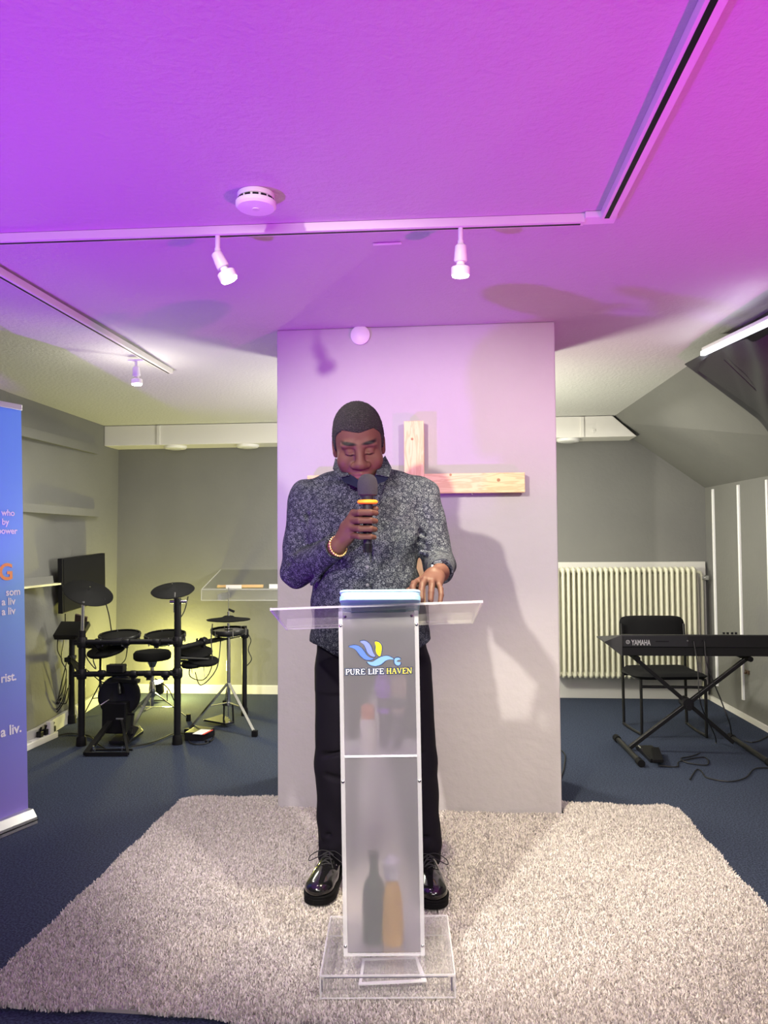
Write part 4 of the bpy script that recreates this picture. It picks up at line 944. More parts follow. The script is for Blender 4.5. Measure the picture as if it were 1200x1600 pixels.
p = at(1171, 1050, x=2.08); MB().box((2.06, p.y-.03, p.z-.012), (2.09, p.y+.03, p.z+.012)).cyl((2.062, p.y, p.z), (2.045, p.y-.01, p.z-.008), .007).build('wall_hook', mat('brown_metal', (.10, .06, .04), .4), None, tagargs=('small dark bracket low on the right wall behind the keyboard', 'bracket'))
def slp(px, py, off=.0): p = at_plane(px, py, SLP+SLN*off, SLN); return p
e0 = slp(1101, 548, .02); e1 = slp(1200, 501, .02); e2 = e1+(e1-e0)*1.2
sd = SLN.cross(e1-e0).normalized()
g = empty('led_batten', tuple(e0), 'bright white LED batten along the top edge of the right slope', 'LED light')
MB().beam(e0, e2, .03, .03).build('housing', M_plw, g)
MB().beam(e0-SLN*-.018, e2-SLN*-.018, .022, .022).build('diffuser', M_led, g)
lamp('batten_glow', 'AREA', e0+(e1-e0)*.6+SLN*.05, .7, (.86, .93, 1), e0+(e1-e0)*.6+Vector((-.3, 0, .12)), .9, sy=.04)
def drape():
    c = [slp(1071, 567, .03), slp(1104, 549, .03), slp(1200, 514, .03), slp(1200, 663, .03)]
    c[2] = c[1]+(c[2]-c[1])*2.2; c[3] = c[0]+(c[3]-c[0])*2.0
    n = 60; mm = 40; V = []; F_ = []
    for i in range(n+1):
        for j in range(mm+1):
            u, v = i/n, j/mm; p = (c[0]*(1-v)+c[1]*v)*(1-u)+(c[3]*(1-v)+c[2]*v)*u
            w = max(0, (u-.12-.25*(1-v))); fold = .016*math.sin(u*26+v*3)*min(w*4, 1)+.012*math.sin(u*11-v*9)*min(w*3, 1)
            hem = .010 if (v < .05 or u < .06) else 0
            V.append(p+SLN*(fold+hem+.03*min(w*4, 1)))
    for i in range(n):
        for j in range(mm): a = i*(mm+1)+j; F_.append((a, a+1, a+mm+2, a+mm+1))
    b = MB().add(V, F_); b.add([v-SLN*.004 for v in V], [tuple(reversed(f)) for f in F_])
    root = empty('black_drape', tuple(c[0]), 'dark cloth drape fixed over the right sloping wall', 'drape')
    b.build('cloth', M_drape, root, smooth=True)
    s0, s1 = slp(1131, 562, .05), slp(1200, 628, .05)
    MB().tube([s0, s0*.5+s1*.5, s1], .0025, 6).build('seam', M_drape, root)
drape()

# ------------------------------------------------------------------ radiator
def radiator():
    ya, yb = 6.235, 6.33; x0 = at(872, 950, y=ya).x; x1 = at(1086, 950, y=ya).x; zt = at(990, 886, y=ya).z; zb_ = at(980, 1062, y=ya).z
    root = empty('column_radiator', ((x0+x1)/2, 6.3, 0), 'cream column radiator under the back right wall behind the chair', 'radiator')
    n = 26; sp = (x1-x0)/(n-1)
    xb0, xb1 = .75, at(1103, 950, y=6.38).x
    structure(MB().box((xb0, 6.368, 0), (xb1, 6.399, at(990, 878, y=6.37).z)).build('trim_8', M_skirt, bevel=.002))
    b0 = MB()
    for y in (ya, (ya+yb)/2, yb): b0.tube([(0, y, zb_+.03), (0, y, zt-.03)], .0125, 10, smooth=False)
    for z, s_ in ((zt-.028, 1), (zb_+.028, -1)):
        b0.ball((0, (ya+yb)/2, z), 1, 14, (.0215, .062, .030))
    first = b0.build('column', M_cream, root, smooth=True)
    # the first column is built around x = 0: shift it, then copy it along
    lx = x0-(x0+x1)/2
    for i in range(n):
        o = first if i == 0 else first.copy()
        if i: COL.objects.link(o); o.parent = root
        o.location = ((x0+x1)/2+lx+sp*i, 0, 0)
    MB().cyl((x0, (ya+yb)/2, zt-.03), (x1+.012, (ya+yb)/2, zt-.03), .017).cyl((x0, (ya+yb)/2, zb_+.03), (x1+.012, (ya+yb)/2, zb_+.03), .017).build('manifold', M_cream, root, smooth=True)
    yp = 6.31
    MB().tube([(x1+.01, yp, zt-.05), (x1+.06, yp, zt-.045), (x1+.078, yp, zt-.08), (x1+.08, yp, zt-.2), (x1+.078, yp, .25), (x1+.075, yp, .02)], .012, 10).build('supply_pipe', M_cream, root, smooth=True)
    MB().tube([(x1+.02, yp, zt-.07), (x1+.045, yp, zt-.10), (x1+.047, yp, .3)], .009, 8).build('return_pipe', mat('aged_pipe', (.5, .48, .42), .4), root, smooth=True)
    q = at(1102, 903, y=6.28)
    MB().lathe((x1+.075, 6.29, q.z), (1, -.1, 0), [(0, .014), (.018, .014), (.02, .022), (.045, .022), (.05, .016)], 16).build('valve', M_chrome, root, smooth=True)
radiator()

# ------------------------------------------------------------------ keyboard, stand, chair
def keyboard():
    y0 = 4.72
    P = lambda px, py, y=y0: at(px, py, y=y)
    xl = P(972, 1000).x; zt = P(980, 992).z; zm = P(980, 1011).z; zb_ = P(980, 1026).z; xr = xl+1.00; yb = y0+.33
    root = empty('stage_keyboard', ((xl+xr)/2, y0+.16, zb_), 'black digital keyboard seen from behind on a folding X stand', 'keyboard')
    prof = [(y0, zm), (y0+.002, zt-.004), (y0+.008, zt), (y0+.03, zt), (y0+.16, zt-.040), (y0+.17, zt-.062), (yb, zt-.064), (yb, zb_+.008), (y0+.04, zb_), (y0+.02, zb_+.003), (y0+.018, zm)]
    Mk = mat('keyboard_shell', (.008, .008, .009), .4)
    MB().prism([(xl, y, z) for y, z in prof], (xr-xl, 0, 0)).build('case', Mk, root, bevel=.003)
    tip = P(946, 1004)
    for s_, xx in ((-1, xl), (1, xr)):
        t = xx-(xl-tip.x) if s_ < 0 else xx+(xl-tip.x)
        b = MB(); a = [(xx, y0, zt), (xx, yb-.01, zt-.06), (xx, yb-.01, zb_+.01), (xx, y0, zb_+.002)]; c = [(t, y0+.02, tip.z+.003), (t, yb-.05, tip.z+.003), (t, yb-.05, tip.z-.003), (t, y0+.02, tip.z-.003)]
        b.add(a+c, [(0, 1, 2, 3), (7, 6, 5, 4), (0, 4, 5, 1), (1, 5, 6, 2), (2, 6, 7, 3), (3, 7, 4, 0)]); b.build('end_cap', mat('end_cap_shell', (.03, .03, .032), .5), root)
    k = MB(); n = 36; kw_ = (xr-xl-.06)/n
    for i in range(n): k.box((xl+.03+i*kw_+.0006, y0+.18, zt-.064), (xl+.03+(i+1)*kw_-.0006, yb-.004, zt-.052))
    k.build('white_keys', mat('ivory_keys', (.82, .82, .80), .3), root)
    k = MB()
    for i in range(n):
        if i % 7 not in (2, 6): k.box((xl+.03+(i+1)*kw_-.006, y0+.18, zt-.052), (xl+.03+(i+1)*kw_+.006, y0+.265, zt-.043))
    k.build('black_keys', M_blackgl, root)
    MB().box((xl+.01, y0-.0015, zm+.004), (xl+.38, y0, zt-.006)).build('rear_panel', mat('rear_panel_grey', (.022, .023, .026), .35), root)
    # name on the back
    a, c = P(986, 1008), P(1016, 1008)
    Mg = mat('silver_print', (.45, .45, .46), .4)
    Mx = Matrix(((1, 0, 0, a.x+.004), (0, 0, -1, y0-.003), (0, 1, 0, a.z+.001), (0, 0, 0, 1)))
    t = textmesh('YAMAHA', .044, Mg, 'maker_name', root, Mx, bold=.0012)
    w = max(v.co.x for v in t.data.vertices)-min(v.co.x for v in t.data.vertices); mn = min(v.co.x for v in t.data.vertices); f = (c.x-a.x)/w
    for v in t.data.vertices: v.co.x = mn+(v.co.x-mn)*f
    q = P(981, 1003); Lg = MB()
    for i in range(28):
        a0, a1 = 2*math.pi*i/28, 2*math.pi*(i+1)/28; r0, r1 = .0085, .0115
        Lg.prism([(q.x+math.cos(t_)*r_, y0-.0025, q.z+math.sin(t_)*r_) for t_, r_ in ((a0, r0), (a0, r1), (a1, r1), (a1, r0))], (0, .001, 0))
    for i in range(3):
        th = math.pi/2+i*2*math.pi/3
        for s_ in (1,):
            d = Vector((math.cos(th), 0, math.sin(th))); Lg.beam(Vector((q.x, y0-.002, q.z))-d*.007, Vector((q.x, y0-.002, q.z))+d*.007, .0022, .001)
    Lg.build('maker_emblem', Mg, root)
    MB().box((P(1024, 1002).x, y0-.003, P(1024, 1003).z), (P(1045, 1002).x, y0-.001, P(1024, 1001).z)).build('vent_slot', M_black, root)
    for px in (1074, 1083, 1097, 1101): q = P(px, 1001); MB().cyl((q.x, y0+.002, q.z), (q.x, y0-.004, q.z), .005).build('jack_socket', M_chrome if px == 1074 else M_black, root)
    for px in (1131, 1137, 1144, 1150): q = P(px, 992, y0+.05); MB().cyl((q.x, q.y, zt), (q.x, q.y, zt+.012), .007).build('control_knob', M_black, root)
    # stand
    fy0, fy1 = 4.60, 5.08
    rs = empty('keyboard_stand', (1.42, 4.85, 0), 'black folding X stand carrying the keyboard', 'stand')
    pivot = at(1073, 1098, y=4.84)
    A0 = at(990, 1030, y=4.86); A1 = at(1146, 1160, y=4.86); B0 = at(1166, 1027, y=4.82); B1 = at(984, 1168, y=4.82)
    A0.z = zb_-.022; B0.z = zb_-.022
    MB().beam(A0, A1, .028, .024).build('leg', M_steel, rs, bevel=.003); MB().beam(B0, B1, .028, .024).build('leg', M_steel, rs, bevel=.003)
    MB().cyl(pivot+Vector((0, -.04, 0)), pivot+Vector((0, .06, 0)), .032, n=20).cyl(pivot+Vector((0, -.05, -.02)), pivot+Vector((0, -.03, -.02)), .018).build('pivot_clutch', M_black, rs, smooth=True)
    for q, (pa, pb) in zip((A1, B1), (((1143, 1152), (1204, 1193)), ((964, 1154), (1000, 1191)))):
        u, v = at(*pa, z=.02), at(*pb, z=.02)
        MB().cyl(u, v, .016).build('foot_bar', M_steel, rs, smooth=True)
        for w_ in (u, v):
            d = (v-u).normalized(); MB().cyl(w_-d*.03, w_+d*.03, .021).build('rubber_foot', M_rubber, rs, smooth=True)
    for q, lo in ((A0, 1), (B0, 1)):
        MB().cyl((q.x, y0+.03, q.z+.006), (q.x, yb-.03, q.z+.006), .016).build('support_arm', M_rubber, rs, smooth=True)
    return y0, zb_
ky0, kzb = keyboard()
def chair():
    g = lambda px, py: at(px, py, z=.012)
    RL, FL, RR, FR = g(975, 1130), g(1003, 1149), g(1073, 1130), g(1104, 1151)
    root = empty('visitor_chair', tuple((RL+FR)/2*Vector((1, 1, 0)) if False else Vector(((RL.x+FR.x)/2, (RL.y+FR.y)/2, 0))), 'black upholstered chair with thin metal frame between keyboard and radiator', 'chair')
    zs = .380; yf = FL.y; yr = RL.y; r = .0095
    for nm, R_, F_ in (('side_frame', RL, FL), ('side_frame', RR, FR)):
        bt = Vector((R_.x, R_.y+.03, at(975, 975, y=R_.y).z)); st = Vector((F_.x, F_.y, zs-.01))
        MB().tube([bt, Vector((R_.x, R_.y+.012, .5)), Vector((R_.x, R_.y, .06)), Vector((R_.x, R_.y-.03, .013)), Vector((F_.x, F_.y+.04, .013)), Vector((F_.x, F_.y, .05)), st], r, 10).build(nm, M_steel, root, smooth=True)
        MB().tube([st, Vector((R_.x, R_.y, zs-.01))], r, 8, smooth=False).build('seat_rail', M_steel, root, smooth=True)
    MB().cyl((FL.x, FL.y, zs-.055), (FR.x, FR.y, zs-.055), .009).cyl((RL.x, yr-.01, zs-.03), (RR.x, yr-.01, zs-.03), .009).build('cross_rail', M_steel, root, smooth=True)
    # seat: padded slab
    def pad(name, c0, ux, uy, uz, hx, hy, hz, dish, m):
        n = 14; V = []; F_ = []
        for s_ in (1, -1):
            for i in range(n+1):
                for j in range(n+1):
                    u, v = 2*i/n-1, 2*j/n-1; k = (1-abs(u)**6)*(1-abs(v)**6); rr = (1-.10*abs(v)**8); rv = (1-.08*abs(u)**8)
                    V.append(c0+ux*(u*hx*rr)+uy*(v*hy*rv)+uz*(s_*hz*(k**.35 if k > 0 else 0)+dish(u, v)))
        N_ = (n+1)**2
        for i in range(n):
            for j in range(n):
                a = i*(n+1)+j; F_ += [(a, a+1, a+n+2, a+n+1), (N_+a, N_+a+n+1, N_+a+n+2, N_+a+1)]
        bm = MB().add(V, F_); return bm.build(name, m, root, smooth=True)
    mx = (FL.x+FR.x)/2; my = (FL.y+RL.y)/2
    s0 = (RL+RR)/2; f0 = (FL+FR)/2; c0 = Vector(((s0.x+f0.x)/2, (s0.y+f0.y)/2-.01, zs+.012)); uy = Vector(((s0-f0).x, (s0-f0).y, 0)).normalized(); ux = Vector((uy.y, -uy.x, 0))
    pad('seat', c0, ux, uy, Vector((0, 0, 1)), .235, .205, .024, lambda u, v: .012*v*v-.008, M_fabric)
    zt = at(1020, 962, y=yr+.03).z
    cb = Vector((s0.x, yr+.035, zt-.135)); up = Vector((0, .12, 1)).normalized()
    pad('backrest', cb, Vector((1, 0, 0)), up, Vector((0, -1, .12)).normalized(), .222, .135, .018, lambda u, v: -.02*u*u, M_fabric)
chair()
def cable(name, label, pts, r=.004, m=None, group=None):
    MB().tube(pts, r, 7).build(name, m or M_cable, None, smooth=True, tagargs=(label, 'cable', group))
F0 = lambda px, py, z=.006: at(px, py, z=z)
kc = at(1084, 1002, y=ky0-.01)
cable('power_cable', 'thin black cable hanging from the keyboard socket to a loop on the floor', [kc, at(1090, 1040, y=4.66), at(1095, 1100, y=4.64), F0(1119, 1160), F0(1085, 1180), F0(1064, 1185), F0(1075, 1192), F0(1105, 1195), F0(1100, 1183), F0(1062, 1190), F0(1058, 1198), F0(1030, 1196)], .0035)
cable('power_cable', 'black cable hanging from the keyboard down to the right end of the stand foot', [at(1101, 1002, y=ky0-.01), at(1105, 1040, y=4.68), at(1125, 1090, y=4.68), at(1140, 1130, y=4.68), F0(1146, 1150), F0(1175, 1160), F0(1200, 1150)], .004)
cable('floor_cable', 'black cable curling on the carpet at the bottom right beside the pedal', [F0(1078, 1218), F0(1088, 1203), F0(1096, 1205), F0(1105, 1215), F0(1140, 1221), F0(1165, 1215), F0(1180, 1201), F0(1210, 1200)], .0035)
cable('floor_cable', 'short black cable lying at the right foot of the pillar', [F0(878, 1173), F0(883, 1180), F0(882, 1195), F0(880, 1205), F0(876, 1215)], .004)
def pedal():
    c = F0(1014, 1182); root = empty('sustain_pedal', (c.x, c.y, 0), 'small black sustain pedal on the floor beside the left stand foot', 'pedal')
    q = [F0(993, 1170, 0), F0(1020, 1170, 0), F0(1034, 1192, 0), F0(1016, 1192, 0)]
    MB().prism(q, (0, 0, .022)).build('base', M_black, root, bevel=.003)
    q = [F0(1018, 1172, .024), F0(1030, 1172, .024), F0(1037, 1192, .024), F0(1020, 1192, .024)]
    MB().prism(q, (0, 0, .018)).build('tread', M_rubber, root, bevel=.003)
    q0, q1 = F0(998, 1166, .02), F0(1004, 1172, .02); MB().cyl(q0, q1, .006).build('plug', M_chrome, root)
pedal()

# ------------------------------------------------------------------ electronic drum kit
Mb = M_black
def drumkit():
    root = empty('electronic_drum_kit', (-2.0, 5.0, 0), 'black electronic drum kit on a tube rack in the back left corner', 'drum kit')
    def post(px, pyb, pyt, y, r=.022):
        b = at(px, pyb, y=y); b.z = 0; t = at(px, pyt, y=y); t.x = b.x
        p_ = MB().cyl((b.x, y, .03), (b.x, y, t.z), r, n=18).build('rack_post', Mb, root, smooth=True)
        MB().lathe((b.x, y, 0), (0, 0, 1), [(0, r*1.45), (.05, r*1.35), (.06, r*1.05)], 18).build('rubber_foot', M_rubber, p_, smooth=True)
        return b.x, t.z
    yA, yB, yC, yD = 4.72, 4.79, 5.30, 5.60
    xA, zA = post(127, 1165, 985, yA); xB, zB = post(277, 1164, 935, yB); xC, zC_ = post(112, 1130, 990, yC); xD, zD = post(382, 1118, 978, yD, .018)
    zu = at(200, 1004, y=yA).z; zl = at(200, 1054, y=yA).z
    def bar(a, b, r=.017, nm='rack_bar'): return MB().cyl(a, b, r, n=14).build(nm, Mb, root, smooth=True)
    bar((xA, yA, zu), (xB, yB, zu)); bar((xA, yA, zl), (xB, yB, zl)); bar((xC, yC, zu), (xA, yA, zu)); bar((xC, yC, zl), (xA, yA, zl))
    zr = at(277, 1013, y=yB).z; bar((xB, yB, zr), (xD, yD, at(380, 990, y=yD).z))
    def clamp(p, s_=.034, dr=(1, 0, 0)):
        p = Vector(p); u, v, d = frame(dr)
        MB().lathe(p-d*s_, d, [(0, s_*.85), (s_*.3, s_), (s_*1.7, s_), (s_*2, s_*.85)], 12).obox(p+v*s_*1.1, (u, v, d), (s_*.45, s_*.5, s_*.5)).cyl(p-u*s_*.6, p-u*s_*1.9, s_*.18).obox(p-u*s_*1.9, (u, v, d), (s_*.12, s_*.6, s_*.25)).build('clamp', Mb, root, smooth=True)
    for x, y, z in ((xA, yA, zu), (xA, yA, zl), (xB, yB, zu), (xB, yB, zl), (xC, yC, zu), (xC, yC, zl), (xD, yD, at(380, 990, y=yD).z)): clamp((x, y, z), .032, (0, 0, 1))
    for x in (xA+.12, xA+.33, xB-.06, xB-.17): clamp((x, yA+.02, zl), .023)
    for x in (xA+.10, xB-.12, xA+.28): clamp((x, yA+.02, zu), .023)
    t = .55; clamp((xB+(xD-xB)*.35, yB+(yD-yB)*.35, zr+.01), .026, (xD-xB, yD-yB, 0)); clamp((xB+(xD-xB)*.8, yB+(yD-yB)*.8, zr+.03), .026, (xD-xB, yD-yB, 0))
    # cymbal pads on booms
    def cym(px, py, y, r, nrm, nm='cymbal_pad'):
        c = at(px, py, y=y); n_ = Vector(nrm).normalized()
        o = MB().lathe(c-n_*.012, n_, [(0, .02), (.002, r*.5), (.004, r*.96), (.010, r), (.014, r*.97), (.020, r*.45), (.030, r*.22), (.036, .012)], 40).build(nm, M_rubber, root, smooth=True)
        MB().cyl(c-n_*.01, c+n_*.045, .004).build('wing_nut', M_chrome, o); return c, n_
    c, n_ = cym(138, 926, 4.85, .160, (.40, -.30, .87))
    MB().cyl((xA, yA, zu-.05), (xA, yA+.01, at(127, 940, y=yA).z), .011).cyl((xA, yA+.01, at(127, 945, y=yA).z), c-n_*.01, .008).build('cymbal_boom', M_chrome, root, smooth=True)
    c, n_ = cym(270, 922, 4.90, .140, (0.02, -.30, .9))
    z_ = at(272, 945, y=yB).z
    MB().cyl((xB-.005, yB, zu-.02), (xB-.01, yB, z_), .012).cyl((xB-.01, yB, z_), c-n_*.01, .007).cyl((xB-.05, yB, z_+.02), (xB+.06, yB, z_+.02), .010).cyl((xB-.022, yB, z_-.05), (xB-.02, yB, z_+.08), .006).build('cymbal_boom', M_chrome, root, smooth=True)
    # mesh tom pads with hoops
    def pad(px, py, y, r, h, tilt=(0, -.12, 1), lugs=6, nm='tom_pad'):
        c = at(px, py, y=y); n_ = Vector(tilt).normalized(); u, v, d = frame(n_)
        o = MB().lathe(c-d*h, d, [(0, r*.72), (h*.25, r*.95), (h*.9, r*.98)], 36).build(nm, M_blackgl, root, smooth=True)
        MB().lathe(c-d*.022, d, [(0, r*.985), (0, r*1.04), (.022, r*1.05), (.026, r*1.03), (.024, r*.96)], 36, cap=False).build('hoop', M_steel, o, smooth=True)
        MB().lathe(c-d*.006, d, [(0, r*.97), (.002, .002)], 36).build('mesh_head', M_mesh, o)
        for i in range(lugs):
            a = 2*math.pi*(i+.5)/lugs; q = c+(u*math.cos(a)+v*math.sin(a))*r*1.03; MB().cyl(q-d*h*.85, q+d*.004, .0045, n=8).build('lug', M_chrome, o)
        return c
    p1 = pad(187, 991, 4.95, .130, .060); p2 = pad(258, 991, 4.98, .130, .060)
    p3 = pad(357, 983, 5.25, .118, .045, (0, -.06, 1), nm='snare_pad')
    bar(p1-Vector((0, .02, .06)), (p1.x+.02, yA+.02, zu), .010, 'pad_arm'); bar(p2-Vector((0, .02, .06)), (p2.x-.02, yB, zu), .010, 'pad_arm'); bar(p3-Vector((0, 0, .04)), (xB+(xD-xB)*.8, yB+(yD-yB)*.8, zr+.03), .012, 'pad_arm')
    # rubber pads
    def rpad(px, py, y, r, nrm=(0, -.1, 1)):
        c = at(px, py, y=y); d = Vector(nrm).normalized()
        MB().lathe(c-d*.03, d, [(0, r*.5), (.008, r*.92), (.02, r), (.028, r*.98), (.030, r*.9), (.031, .002)], 32).build('rubber_pad', M_rubber, root, smooth=True)
    rpad(166, 1014, 4.9, .125, (-.1, -.25, 1)); rpad(305, 1016, 5.0, .115, (.1, -.2, 1)); rpad(318, 1030, 4.95, .10, (0.1, -.15, 1)); rpad(300, 1036, 4.9, .07, (0, -.1, 1))
    bar(at(160, 1018, y=4.9), (xA+.06, yA, zu), .009, 'pad_arm'); bar(at(300, 1034, y=4.95), (xB, yB, zr-.08), .010, 'pad_arm'); bar(at(325, 1030, y=4.95), (xB, yB, zr-.06), .010, 'pad_arm')
    # sound module
    a = at(108, 985, y=5.0); m_ = MB().obox(a+Vector((.02, 0, .0)), ((1, 0, 0), (0, .8, .6), (0, -.6, .8)), (.10, .07, .02)); o = m_.build('sound_module', Mb, root, bevel=.004)
    MB().obox(at(126, 979, y=5.1), ((.96, 0, -.25), (.1, .93, .3), (.22, -.3, .93)), (.045, .008, .085)).build('module_screen', mat('brown_tablet_back', (.07, .045, .04), .5), root, bevel=.003)
    MB().obox(at(182, 1044, y=4.72), ((1, 0, 0), (0, 1, 0), (0, 0, 1)), (.055, .03, .024)).build('junction_box', Mb, root, bevel=.004)
    # loose wires of the kit
    wires = [[at(163, 935, y=4.85), at(170, 960, y=4.86), at(174, 985, y=4.9)], [at(294, 932, y=4.9), at(288, 955, y=4.88), at(278, 970, y=4.8)],
             [at(332, 975, y=5.2), at(330, 1000, y=5.0), at(331, 1040, y=4.95), at(318, 1062, y=4.9), at(298, 1058, y=4.85), at(296, 1045, y=4.85)],
             [at(345, 1000, y=5.2), at(340, 1040, y=5.0), at(326, 1062, y=4.95), at(312, 1070, y=4.9), at(305, 1050, y=4.85)],
             [at(100, 1000, y=5.0), at(96, 1030, y=5.0), at(104, 1050, y=5.0), at(98, 1080, y=5.0), at(90, 1095, y=5.0), at(104, 1098, y=5.0), at(108, 1070, y=5.0)],
             [at(128, 1010, y=4.72), at(138, 1032, y=4.75), at(150, 1045, y=4.75), at(146, 1028, y=4.8), at(160, 1008, y=4.9)],
             [at(199, 1012, y=4.9), at(196, 1030, y=5.1), at(188, 1040, y=5.1), at(187, 1052, y=5.1)],
             [at(108, 1025, y=5.3), at(140, 1050, y=4.8), at(160, 1066, y=4.75), at(185, 1066, y=4.75)],
             [at(384, 985, y=5.6), at(392, 1000, y=5.6), at(388, 1015, y=5.6), at(393, 1030, y=5.6), at(386, 1040, y=5.6)],
             [at(242, 1060, y=5.1), at(262, 1075, y=5.1), at(272, 1095, y=5.1)]]
    for w_ in wires: MB().tube(w_, .0035, 6).build('wire', M_cable, root, smooth=True)
    for px, py, y in ((298, 1030, 4.93), (302, 1022, 4.94), (318, 1040, 4.93)):
        p_ = at(px, py, y=y); MB().cyl(p_, p_+Vector((.01, 0, -.09)), .0025).build('cable_tie', M_plw, root)
drumkit()
def kick():
    root = empty('kick_drum_tower', (-2.08, 4.8, 0), 'black bass drum tower with round pad and pedal under the drum rack', 'drum pedal')
    c = at(187, 1087, y=4.90); d = Vector((.25, -.95, .12)).normalized()
    MB().lathe(c-d*.03, d, [(0, .09), (.01, .125), (.045, .135), (.055, .130), (.056, .11), (.050, .05), (.050, .002)], 32).build('kick_pad', M_blackgl, root, smooth=True)
    MB().box((c.x-.085, 4.82, .05), (c.x+.075, 4.93, c.z-.03)).build('tower_body', Mb, root, bevel=.008)
    MB().obox(at(197, 1063, y=4.88), ((1, 0, -.06), (0, 1, 0), (.06, 0, 1)), (.085, .03, .012)).build('top_bracket', Mb, root, bevel=.003)
    MB().cyl(at(186, 1068, y=4.86), at(187, 1085, y=4.82), .010).build('strike_arm', M_steel, root)
    F_ = lambda px, py: at(px, py, z=.015)
    q = [F_(134, 1178), F_(200, 1178)]
    MB().beam(q[0], q[1], .014, .022).beam(q[0]+Vector((0, 0, .0)), at(172, 1128, y=4.82), .034, .02).beam(q[1], at(190, 1125, y=4.82), .016, .016).beam(q[0]+Vector((.02, .09, 0)), q[1]+Vector((-.01, .09, 0)), .012, .012).build('floor_frame', M_steel, root)
    for px in (146, 191): p_ = F_(px, 1176); MB().cyl(p_, p_+Vector((0, 0, .04)), .005).build('spike_bolt', M_chrome, root)
    MB().prism([F_(170, 1163), F_(200, 1163), F_(224, 1146), F_(218, 1138), F_(195, 1140)], (0, 0, .02)).build('pedal_plate', Mb, root, bevel=.003)
    MB().beam(at(196, 1160, z=.035), at(212, 1135, z=.12), .07, .010).build('foot_board', M_blackgl, root, bevel=.002)
    MB().cyl(at(206, 1148, z=.08), at(208, 1118, y=4.86), .008).cyl(at(196, 1116, y=4.86), at(210, 1116, y=4.86), .007).build('chain_post', M_steel, root)
    MB().cyl(at(157, 1102, y=4.8), at(170, 1093, y=4.84), .006).build('tension_rod', M_chrome, root)
    p_ = at(187, 1123, y=4.815); MB().box((p_.x-.024, 4.812, p_.z-.004), (p_.x+.024, 4.818, p_.z+.004)).build('badge', M_alu, root)
kick()
def floor_par():
    x, y = -2.36, 6.05; root = empty('floor_spotlight', (x, y, 0), 'small floor lamp glowing yellow-white at the wall behind the bass drum tower', 'lamp')
    d = Vector((-.1, -.2, 1)).normalized(); c = Vector((x, y, .06))
    MB().lathe(c, d, [(0, .03), (.01, .045), (.09, .055), (.10, .055)], 24).build('housing', Mb, root, smooth=True)
    MB().lathe(c+d*.1, d, [(0, .052), (.004, .045), (.005, .002)], 24).build('lit_lens', mat('glowing_lens', (1, 1, .8), .4, emit=(1, .97, .6), estr=20), root)
    MB().tube([(x-.07, y, .09), (x-.07, y, .01), (x+.07, y, .01), (x+.07, y, .09)], .006, 6, smooth=False).build('yoke', M_steel, root)
floor_par()
def throne():
    y = 5.30; c = at(238, 1022, y=y); root = empty('drum_throne', (c.x, y, 0), 'round black drum stool on chrome tripod behind the rack', 'stool')
    MB().lathe((c.x, y, c.z-.04), (0, 0, 1), [(0, .09), (.002, .118), (.012, .128), (.045, .130), (.062, .118), (.068, .08), (.069, .002)], 36).build('seat', M_fabric, root, smooth=True)
    zh = at(236, 1085, y=y).z
    MB().cyl((c.x, y, zh-.08), (c.x, y, c.z-.05), .013).cyl((c.x, y, c.z-.09), (c.x, y, c.z-.04), .022, .045).lathe((c.x, y, zh), (0, 0, 1), [(-.02, .016), (-.01, .024), (.05, .022), (.09, .017)], 16).build('post', M_chrome, root, smooth=True)
    for a in (-100, 25, 150):
        t = math.radians(a); f = Vector((c.x+.25*math.cos(t), y+.25*math.sin(t), .02)); h = Vector((c.x+.02*math.cos(t), y+.02*math.sin(t), zh+.01)); m_ = h.lerp(f, .55)
        o = MB().beam(h, f, .022, .007).beam(Vector((c.x, y, zh-.09)), m_, .018, .005).build('leg', M_chrome, root)
        MB().cyl(f+Vector((0, 0, .03)), f-Vector((0, 0, .018)), .016, .018).build('rubber_foot', M_rubber, o, smooth=True)
throne()
